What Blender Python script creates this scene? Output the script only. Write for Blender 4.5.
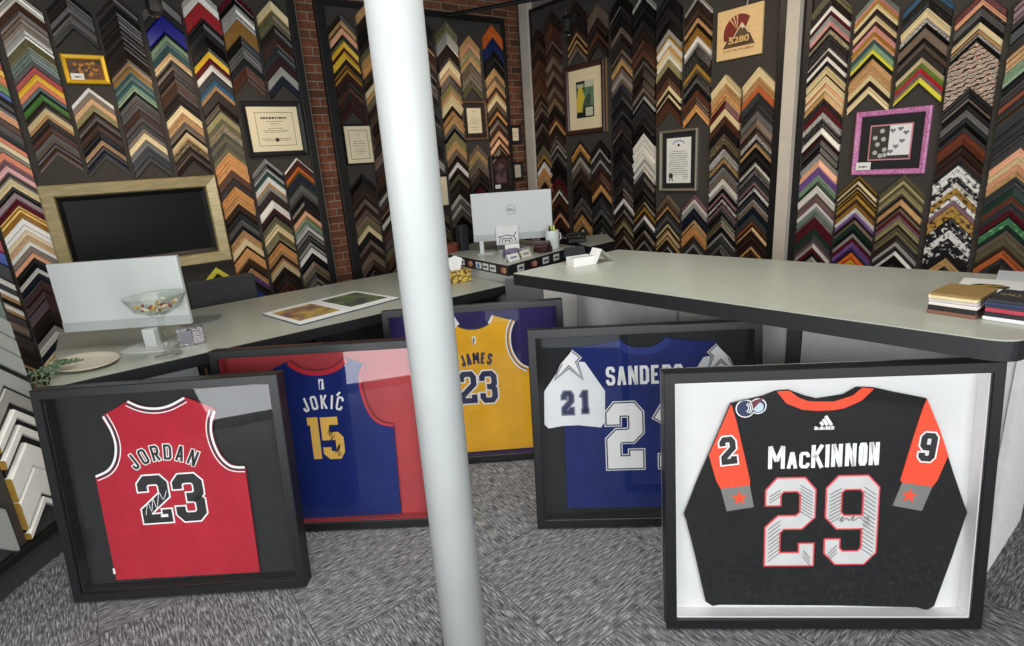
import bpy, bmesh, math, random
from mathutils import Vector, Matrix
random.seed(7)
for o in list(bpy.data.objects): bpy.data.objects.remove(o)
SC = bpy.context.scene
COL = SC.collection
R = math.radians
# ------------------------------------------------------------ camera
H = 1.55; FPX = 563.01; PITCH = 0.27830; ROLL = -0.069416; YAW = 0.926765
cam = bpy.data.cameras.new('camera'); camo = bpy.data.objects.new('camera', cam); COL.objects.link(camo)
fw = Vector((math.cos(YAW)*math.cos(PITCH), math.sin(YAW)*math.cos(PITCH), -math.sin(PITCH)))
rt = Vector((math.sin(YAW), -math.cos(YAW), 0)); up = rt.cross(fw)
rt2 = math.cos(ROLL)*rt + math.sin(ROLL)*up; up2 = -math.sin(ROLL)*rt + math.cos(ROLL)*up
camo.matrix_world = Matrix(((rt2.x, up2.x, -fw.x, 0), (rt2.y, up2.y, -fw.y, 0), (rt2.z, up2.z, -fw.z, H), (0, 0, 0, 1)))
cam.sensor_width = 36; cam.lens = FPX/1024*36; cam.clip_start = .05; cam.clip_end = 60
SC.camera = camo
# ------------------------------------------------------------ light
SC.view_settings.view_transform = 'Standard'; SC.view_settings.look = 'None'
SC.view_settings.gamma = 1; SC.view_settings.use_curve_mapping = False
SC.view_settings.exposure = 0.0
w = bpy.data.worlds.new('daylight'); SC.world = w; w.use_nodes = True
bg = w.node_tree.nodes['Background']; bg.inputs[0].default_value = (.86, .94, 1.0, 1); bg.inputs[1].default_value = 1.05
def lamp(kind, name, loc, target, energy, color, size=.2, sizey=None, spot=60, blend=.6):
    l = bpy.data.lights.new(name, kind); l.energy = energy; l.color = color
    if kind == 'AREA':
        l.shape = 'RECTANGLE'; l.size = size; l.size_y = sizey or size
    else: l.shadow_soft_size = size
    if kind == 'SPOT': l.spot_size = R(spot); l.spot_blend = blend
    o = bpy.data.objects.new(name, l); COL.objects.link(o); o.location = loc
    o.rotation_euler = (Vector(target)-Vector(loc)).to_track_quat('-Z', 'Y').to_euler()
    return o
# daylight from the shop window behind the viewer; side and overhead fills are added
lamp('AREA', 'shop_window_daylight', (-.8, -2.9, 1.75), (1.4, 2.6, .9), 185, (.94, .975, 1), 4.6, 1.85)
lamp('AREA', 'side_fill', (-3.1, .6, 1.2), (2.2, 1.6, .8), 140, (.94, .975, 1), 3.4, 2.2)  # added fill to brighten the counter fronts; the side wall has no window
lamp('AREA', 'overhead_fill', (1.0, 1.6, 3.25), (1.0, 1.6, 0), 44, (1, .97, .92), 2.6, 2.6).data.spread = R(115)  # added fill to brighten floor and worktops, no fixture behind it
WARM = (1, .80, .58)
# the ceiling track's spots
for n, l, t, e, s in (('track_light', (.75, 3.9, 2.62), (.9, 5, 1.55), 38, 95), ('track_light', (3.75, 3.75, 2.66), (3.35, 5, 1.85), 26, 75),
                      ('track_light', (2.5, 2.7, 2.9), (4.1, 2.5, 1.95), 42, 70), ('track_light', (2.4, 3.5, 2.9), (4.1, 3.9, 1.3), 26, 75),
                      ('track_light', (2.4, 1.3, 2.9), (4.1, 1.35, 1.5), 42, 85), ('track_light', (-.3, 3.4, 2.9), (-.2, 5, 1.7), 20, 80)):
    lamp('SPOT', n, l, t, e, WARM, .04, spot=s, blend=.9)
# ------------------------------------------------------------ materials
def lin(c):
    return tuple(((x/255)/12.92 if x/255 <= .04045 else ((x/255+.055)/1.055)**2.4) for x in c)
MATS = {}
def mat(name, c, rough=.5, metal=0., var=0., scale=30., bump=0., bscale=200., c2=None, thr=None, spec=.5, emit=0, stretch=None):
    if name in MATS: return MATS[name]
    m = bpy.data.materials.new(name); m.use_nodes = True; nt = m.node_tree; b = nt.nodes['Principled BSDF']
    col = lin(c); b.inputs['Base Color'].default_value = (*col, 1)
    b.inputs['Roughness'].default_value = rough; b.inputs['Metallic'].default_value = metal
    b.inputs['Specular IOR Level'].default_value = spec
    if var or bump or c2:
        tc = nt.nodes.new('ShaderNodeTexCoord'); src = tc.outputs['Object']
        if stretch:
            mp = nt.nodes.new('ShaderNodeMapping'); mp.inputs['Scale'].default_value = stretch
            nt.links.new(src, mp.inputs[0]); src = mp.outputs[0]
    if var or c2:
        nz = nt.nodes.new('ShaderNodeTexNoise'); nz.inputs['Scale'].default_value = scale; nz.inputs['Detail'].default_value = 4
        nt.links.new(src, nz.inputs['Vector'])
        rp = nt.nodes.new('ShaderNodeValToRGB')
        if c2:
            t = thr or (.45, .55)
            rp.color_ramp.elements[0].position = t[0]; rp.color_ramp.elements[1].position = t[1]
            rp.color_ramp.elements[0].color = (*col, 1); rp.color_ramp.elements[1].color = (*lin(c2), 1)
        else:
            rp.color_ramp.elements[0].position = .3; rp.color_ramp.elements[1].position = .7
            rp.color_ramp.elements[0].color = (*[x*(1-var) for x in col], 1); rp.color_ramp.elements[1].color = (*[min(1, x*(1+var)) for x in col], 1)
        nt.links.new(nz.outputs[0], rp.inputs[0]); nt.links.new(rp.outputs[0], b.inputs['Base Color'])
    if bump:
        n2 = nt.nodes.new('ShaderNodeTexNoise'); n2.inputs['Scale'].default_value = bscale; n2.inputs['Detail'].default_value = 3
        nt.links.new(src, n2.inputs['Vector']); bp = nt.nodes.new('ShaderNodeBump'); bp.inputs['Strength'].default_value = bump
        bp.inputs['Distance'].default_value = .004
        nt.links.new(n2.outputs[0], bp.inputs['Height']); nt.links.new(bp.outputs[0], b.inputs['Normal'])
    MATS[name] = m; return m
def glass_mat(name, tint=(1, 1, 1), ior=1.5):
    if name in MATS: return MATS[name]
    m = bpy.data.materials.new(name); m.use_nodes = True; nt = m.node_tree; nt.nodes.clear()
    o = nt.nodes.new('ShaderNodeOutputMaterial'); mx = nt.nodes.new('ShaderNodeMixShader'); lw = nt.nodes.new('ShaderNodeLayerWeight'); lw.inputs[0].default_value = .5; pw = nt.nodes.new('ShaderNodeMath'); pw.operation = 'POWER'; pw.inputs[1].default_value = 4; nt.links.new(lw.outputs['Facing'], pw.inputs[0]); f = nt.nodes.new('ShaderNodeMath'); f.operation = 'MULTIPLY_ADD'; f.inputs[1].default_value = .9; f.inputs[2].default_value = .035; nt.links.new(pw.outputs[0], f.inputs[0])
    t = nt.nodes.new('ShaderNodeBsdfTransparent'); t.inputs[0].default_value = (*tint, 1); g = nt.nodes.new('ShaderNodeBsdfGlossy'); g.inputs['Roughness'].default_value = .02
    nt.links.new(f.outputs[0], mx.inputs[0]); nt.links.new(t.outputs[0], mx.inputs[1]); nt.links.new(g.outputs[0], mx.inputs[2]); nt.links.new(mx.outputs[0], o.inputs[0])
    MATS[name] = m; return m
BLK = lambda: mat('black_satin_wood', (19, 20, 21), .4)
WHT = lambda: mat('white_paint', (226, 226, 222), .55, var=.03, scale=8)
GREYTXT = lambda: mat('ink', (70, 64, 58), .8)
# ------------------------------------------------------------ mesh helpers
class MB:
    def __init__(s): s.v = []; s.f = []; s.mi = []
    def add(s, vs, fs, mi=0):
        k = len(s.v); s.v += [tuple(v) for v in vs]
        for f in fs: s.f.append([i+k for i in f]); s.mi.append(mi)
        return s
    def box(s, a, b, mi=0, M=None):
        x0, y0, z0 = a; x1, y1, z1 = b
        vs = [(x0,y0,z0),(x1,y0,z0),(x1,y1,z0),(x0,y1,z0),(x0,y0,z1),(x1,y0,z1),(x1,y1,z1),(x0,y1,z1)]
        if M: vs = [tuple(M @ Vector(v)) for v in vs]
        return s.add(vs, [(0,3,2,1),(4,5,6,7),(0,1,5,4),(1,2,6,5),(2,3,7,6),(3,0,4,7)], mi)
    def rbox(s, a, b, r, mi=0, seg=4, M=None):        # box with rounded vertical corners
        x0, y0, z0 = a; x1, y1, z1 = b; P = []
        for cx_, cy_, a0 in ((x1-r, y1-r, 0), (x0+r, y1-r, 90), (x0+r, y0+r, 180), (x1-r, y0+r, 270)):
            for k in range(seg+1):
                t = R(a0+90*k/seg); P.append((cx_+r*math.cos(t), cy_+r*math.sin(t)))
        return s.prism(P, z0, z1, mi, M)
    def prism(s, P, z0, z1, mi=0, M=None):
        n = len(P); vs = [(x, y, z0) for x, y in P]+[(x, y, z1) for x, y in P]
        if M: vs = [tuple(M @ Vector(v)) for v in vs]
        fs = [tuple(range(n-1, -1, -1)), tuple(range(n, 2*n))]+[(i, (i+1) % n, n+(i+1) % n, n+i) for i in range(n)]
        return s.add(vs, fs, mi)
    def plate(s, P, y0, y1, mi=0):                     # outline in x,z extruded from y0 (front) to y1
        n = len(P); vs = [(x, y0, z) for x, z in P]+[(x, y1, z) for x, z in P]
        fs = [tuple(range(n)), tuple(range(2*n-1, n-1, -1))]+[(i, (i+1) % n, n+(i+1) % n, n+i) for i in range(n)]
        return s.add(vs, fs, mi)
    def lathe(s, prof, c=(0, 0, 0), seg=24, mi=0, sx=1, sy=1, M=None):
        n = len(prof); vs = []
        for k in range(seg):
            t = 2*math.pi*k/seg
            vs += [(c[0]+r*math.cos(t)*sx, c[1]+r*math.sin(t)*sy, c[2]+z) for r, z in prof]
        if M: vs = [tuple(M @ Vector(v)) for v in vs]
        fs = [((k*n+i), ((k+1) % seg)*n+i, ((k+1) % seg)*n+i+1, k*n+i+1) for k in range(seg) for i in range(n-1)]
        return s.add(vs, fs, mi)
    def tube(s, pts, r, seg=8, mi=0, rr=None):
        pts = [Vector(p) for p in pts]; n = len(pts); vs = []; pr = None
        for i, p in enumerate(pts):
            d = (pts[min(i+1, n-1)]-pts[max(i-1, 0)]).normalized()
            a = (pr - d*pr.dot(d)).normalized() if pr else d.orthogonal().normalized()
            pr = a; b = d.cross(a); q = rr[i] if rr else r
            for k in range(seg):
                t = 2*math.pi*k/seg; vs.append(p+a*q*math.cos(t)+b*q*math.sin(t))
        fs = [(i*seg+k, i*seg+(k+1) % seg, (i+1)*seg+(k+1) % seg, (i+1)*seg+k) for i in range(n-1) for k in range(seg)]
        fs += [tuple(range(seg-1, -1, -1)), tuple(range((n-1)*seg, n*seg))]
        return s.add(vs, fs, mi)
    def mesh(s, name, mats, smooth=False):
        me = bpy.data.meshes.new(name); me.from_pydata(s.v, [], s.f)
        for m in (mats if isinstance(mats, (list, tuple)) else [mats]): me.materials.append(m)
        me.polygons.foreach_set('material_index', s.mi)
        if smooth: me.polygons.foreach_set('use_smooth', [True]*len(s.f))
        bm = bmesh.new(); bm.from_mesh(me); bmesh.ops.recalc_face_normals(bm, faces=bm.faces); bm.to_mesh(me); bm.free()
        return me
    def build(s, name, mats, parent=None, smooth=False, bevel=0):
        o = bpy.data.objects.new(name, s.mesh(name, mats, smooth)); COL.objects.link(o); o.parent = parent
        if bevel:
            b = o.modifiers.new('bevel', 'BEVEL'); b.width = bevel; b.segments = 2; b.limit_method = 'ANGLE'; b.angle_limit = R(40)
        return o
def thing(name, label, cat, loc=(0, 0, 0), rotz=0, group=None):
    o = bpy.data.objects.new(name, None); COL.objects.link(o); o.location = loc; o.rotation_euler = (0, 0, rotz); o.empty_display_size = .05
    o['label'] = label; o['category'] = cat
    if group: o['group'] = group
    return o
def tag(o, label, cat, group=None):
    o['label'] = label; o['category'] = cat
    if group: o['group'] = group
    return o
def struct(o): o['kind'] = 'structure'; return o
def local(o, loc, rotz=0): o.location = loc; o.rotation_euler = (0, 0, rotz); return o
# flat lettering and ribbons, all laid in local x,z at depth y
def glyph_mesh(ch, bold):
    cu = bpy.data.curves.new('glyph', 'FONT'); cu.body = ch; cu.size = 1; cu.offset = bold; cu.resolution_u = 3
    ob = bpy.data.objects.new('glyph', cu); COL.objects.link(ob)
    me = bpy.data.meshes.new_from_object(ob); V = [(v.co.x, v.co.y) for v in me.vertices]; F = [tuple(p.vertices) for p in me.polygons]
    bpy.data.objects.remove(ob); bpy.data.curves.remove(cu); bpy.data.meshes.remove(me)
    return V, F
GC = {}
def glyph(ch, bold=0.):
    k = (ch, bold)
    if k not in GC: GC[k] = glyph_mesh(ch, bold)
    return GC[k]
def letter(mb, ch, cx_, cz_, w_, h_, y, rot=0, bold=0., mi=0, grow=0.):
    """one letter scaled into a w x h box whose base centre is (cx,cz)"""
    V0, F0 = glyph(ch, 0.); V, F = glyph(ch, bold)
    xs = [v[0] for v in V0]; zs = [v[1] for v in V0]; x0, x1, z0, z1 = min(xs), max(xs), min(zs), max(zs)
    if ch in 'JOCS': z0, z1 = z0, z1
    sx = w_/max(x1-x0, 1e-6); sz = h_/(z1-z0)
    c, s = math.cos(rot), math.sin(rot); out = []
    for vx, vz in V:
        a = (vx-(x0+x1)/2)*sx; b = (vz-z0)*sz
        out.append((cx_+a*c-b*s, y, cz_+a*s+b*c))
    mb.add(out, F, mi)
def text_line(mb, txt, x0, x1, z, h, y, bold=0., mi=0, gap=.22, widths={}, arc=0.):
    """letters spread from x0 to x1; arc = rise of the middle over the ends"""
    ws = [widths.get(c, {'I': .42, 'M': 1.3, 'N': 1.08, ' ': .5, 'J': .85, '1': .6, 'l': .3, 'i': .3}.get(c, 1.)) for c in txt]
    tot = sum(ws)+gap*(len(ws)-1); u = (x1-x0)/tot; x = x0; W = x1-x0
    for c, w_ in zip(txt, ws):
        cx_ = x+w_*u/2; t = (cx_-(x0+x1)/2)/(W/2)
        dz = arc*(1-t*t); rot = math.atan(-2*arc*t/(W/2))
        if c != ' ': letter(mb, c, cx_, z+dz, w_*u, h, y, rot, bold, mi)
        x += (w_+gap)*u
def ribbon(mb, P, wd, y, mi=0, ext=0., closed=False, th=0.):
    P = [Vector((p[0], p[1])) for p in P]; n = len(P)
    if not closed and ext:
        P[0] = P[0]-(P[1]-P[0]).normalized()*ext; P[-1] = P[-1]+(P[-1]-P[-2]).normalized()*ext
    L = []; Q = []
    for i in range(n):
        a = P[i]-P[i-1] if (i or closed) else P[1]-P[0]; b = P[(i+1) % n]-P[i] if (i < n-1 or closed) else P[-1]-P[-2]
        a = a.normalized(); b = b.normalized(); na = Vector((-a.y, a.x)); nb = Vector((-b.y, b.x)); m = (na+nb)
        m = m/max(m.dot(na), .35) if m.length > 1e-6 else na
        L.append(P[i]+m*wd/2); Q.append(P[i]-m*wd/2)
    vs = [(p.x, y, p.y) for p in L]+[(p.x, y, p.y) for p in Q]
    fs = [(i, (i+1) % n, n+(i+1) % n, n+i) for i in range(n if closed else n-1)]
    mb.add(vs, fs, mi)
DIG = {'2': [[(0, .74), (0, .9), (.2, 1), (.8, 1), (1, .9), (1, .6), (.76, .5), (.24, .5), (0, .4), (0, 0), (1, 0), (1, .2)]],
       'd2': [[(0, .72), (0, .88), (.2, 1), (.8, 1), (1, .88), (1, .6), (.02, .2), (.02, 0), (1, 0), (1, .22)]],
       '3': [[(0, .74), (0, .88), (.2, 1), (.78, 1), (1, .88), (1, .62), (.78, .51), (.38, .51)], [(.78, .51), (1, .4), (1, .12), (.78, 0), (.2, 0), (0, .12), (0, .28)]],
       '1': [[(.12, .78), (.5, 1), (.58, 1), (.58, 0)], [(.1, 0), (1., 0)]], 'f1': [[(0, 1), (1, 1), (1, 0)]],
       '5': [[(1, 1), (0, 1), (0, .56), (.8, .56), (1, .47), (1, .12), (.8, 0), (.25, 0), (0, .1), (0, .24)]],
       '9': [[(0, .24), (0, .1), (.2, 0), (.8, 0), (1, .1), (1, .9), (.8, 1), (.2, 1), (0, .9), (0, .58), (.2, .48), (.98, .48)]]}
def digit(mb, d, x0, z0, x1, z1, stroke, y, outl=((0, 0),), rot=0, slant=0):
    """block digit; outl = ((extra width, material), ...) painted from the widest to the narrowest"""
    big = max(o[0] for o in outl); hs = stroke/2+big
    bx0, bz0, bx1, bz1 = x0+hs, z0+hs, x1-hs, z1-hs; cx_, cz_ = (x0+x1)/2, (z0+z1)/2
    c, s = math.cos(rot), math.sin(rot)
    for k, (ex, mi) in enumerate(outl):
        for path in DIG[d]:
            P = []
            for a, b in path:
                px, pz = bx0+a*(bx1-bx0)+slant*(b-.5), bz0+b*(bz1-bz0); dx, dz = px-cx_, pz-cz_
                P.append((cx_+dx*c-dz*s, cz_+dx*s+dz*c))
            ribbon(mb, P, stroke+2*ex, y-k*.0006, mi, ext=stroke*0+ex if d in '1f1' and len(path) > 2 else (ex if d != '3' else ex))
ALPHA = {'J': [[(0, .3), (0, .12), (.22, 0), (.78, 0), (1, .12), (1, 1)]], 'O': [[(.5, 0), (.2, 0), (0, .12), (0, .88), (.2, 1), (.8, 1), (1, .88), (1, .12), (.8, 0), (.5, 0)]],
 'R': [[(0, 0), (0, 1), (.78, 1), (1, .88), (1, .58), (.78, .46), (0, .46)], [(.5, .46), (1, 0)]], 'P': [[(0, 0), (0, 1), (.78, 1), (1, .88), (1, .58), (.78, .46), (0, .46)]],
 'D': [[(0, .5), (0, 1), (.74, 1), (1, .86), (1, .14), (.74, 0), (0, 0), (0, .5)]], 'A': [[(0, 0), (.42, 1), (.58, 1), (1, 0)], [(.16, .3), (.84, .3)]],
 'N': [[(0, 0), (0, 1)], [(0, 1), (1, 0)], [(1, 0), (1, 1)]], 'K': [[(0, 0), (0, 1)], [(1, 1), (.1, .42)], [(.3, .56), (1, 0)]], 'I': [[(.5, 0), (.5, 1)]],
 'C': [[(1, .72), (1, .88), (.8, 1), (.2, 1), (0, .88), (0, .12), (.2, 0), (.8, 0), (1, .12), (1, .28)]], 'M': [[(0, 0), (0, 1)], [(0, 1), (.5, .3)], [(.5, .3), (1, 1)], [(1, 1), (1, 0)]],
 'E': [[(1, 1), (0, 1), (0, 0), (1, 0)], [(0, .51), (.8, .51)]], 'S': [[(1, .74), (1, .88), (.8, 1), (.2, 1), (0, .88), (0, .62), (.2, .53), (.8, .47), (1, .38), (1, .12), (.8, 0), (.2, 0), (0, .12), (0, .26)]]}
def block(mb, ch, cx_, cz_, w_, h_, st, y, rot=0, mi=0, ex=0.):
    c, s = math.cos(rot), math.sin(rot); hs = st/2
    for path in ALPHA[ch]:
        P = []
        for a, b in path:
            px = 0 if ch == 'I' else -w_/2+hs+a*(w_-st); pz = hs+b*(h_-st)
            if b in (0, 1) and (path[0] == (a, b) or path[-1] == (a, b)) and ch in 'JRPANKIM': pz = b*h_
            P.append((cx_+px*c-pz*s, cz_+px*s+pz*c))
        ribbon(mb, P, st+2*ex, y, mi, ext=ex)
def block_line(mb, txt, x0, x1, z, h, st, y, layers=((0, 0),), gap=.25, arc=0., slant=0.):
    ws = [{'I': .4, 'M': 1.3, 'N': 1.05, 'J': .85}.get(c, 1.) for c in txt]
    tot = sum(ws)+gap*(len(ws)-1); u = (x1-x0)/tot; x = x0; W = x1-x0
    for c, w_ in zip(txt, ws):
        cx_ = x+w_*u/2; t = (cx_-(x0+x1)/2)/(W/2)
        for k, (ex, mi) in enumerate(layers): block(mb, c, cx_, z+arc*(1-t*t)+slant*t, w_*u, h, st, y-k*.0006, math.atan(-2*arc*t/(W/2)), mi, ex)
        x += (w_+gap)*u
def star(c, r, r2=.42, rot=90, n=5):
    return [(c[0]+(r if k % 2 == 0 else r*r2)*math.cos(R(rot+k*180/n)), c[1]+(r if k % 2 == 0 else r*r2)*math.sin(R(rot+k*180/n))) for k in range(2*n)]
def rect_frame(W, Hh, prof):
    """mitred rectangular frame; prof = [(inset, depth)] closed profile; returns MB in x,z with depth along +y"""
    mb = MB(); n = len(prof); vs = []
    for cx_, cz_, sx, sz in ((0, 0, 1, 1), (W, 0, -1, 1), (W, Hh, -1, -1), (0, Hh, 1, -1)):
        vs += [(cx_+sx*s, d, cz_+sz*s) for s, d in prof]
    fs = [((k*n+i), (k*n+(i+1) % n), ((k+1) % 4)*n+(i+1) % n, ((k+1) % 4)*n+i) for k in range(4) for i in range(n)]
    return mb.add(vs, fs)
def mirror(P, cx_): return [(2*cx_-x, z) for x, z in P]
def smooth_path(P, n=4):
    out = []
    for i in range(len(P)-1):
        p0, p1, p2, p3 = P[max(i-1, 0)], P[i], P[i+1], P[min(i+2, len(P)-1)]
        for k in range(n):
            t = k/n; out.append(tuple(.5*((2*p1[j])+(-p0[j]+p2[j])*t+(2*p0[j]-5*p1[j]+4*p2[j]-p3[j])*t*t+(-p0[j]+3*p1[j]-3*p2[j]+p3[j])*t**3) for j in (0, 1)))
    return out+[P[-1]]
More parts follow.
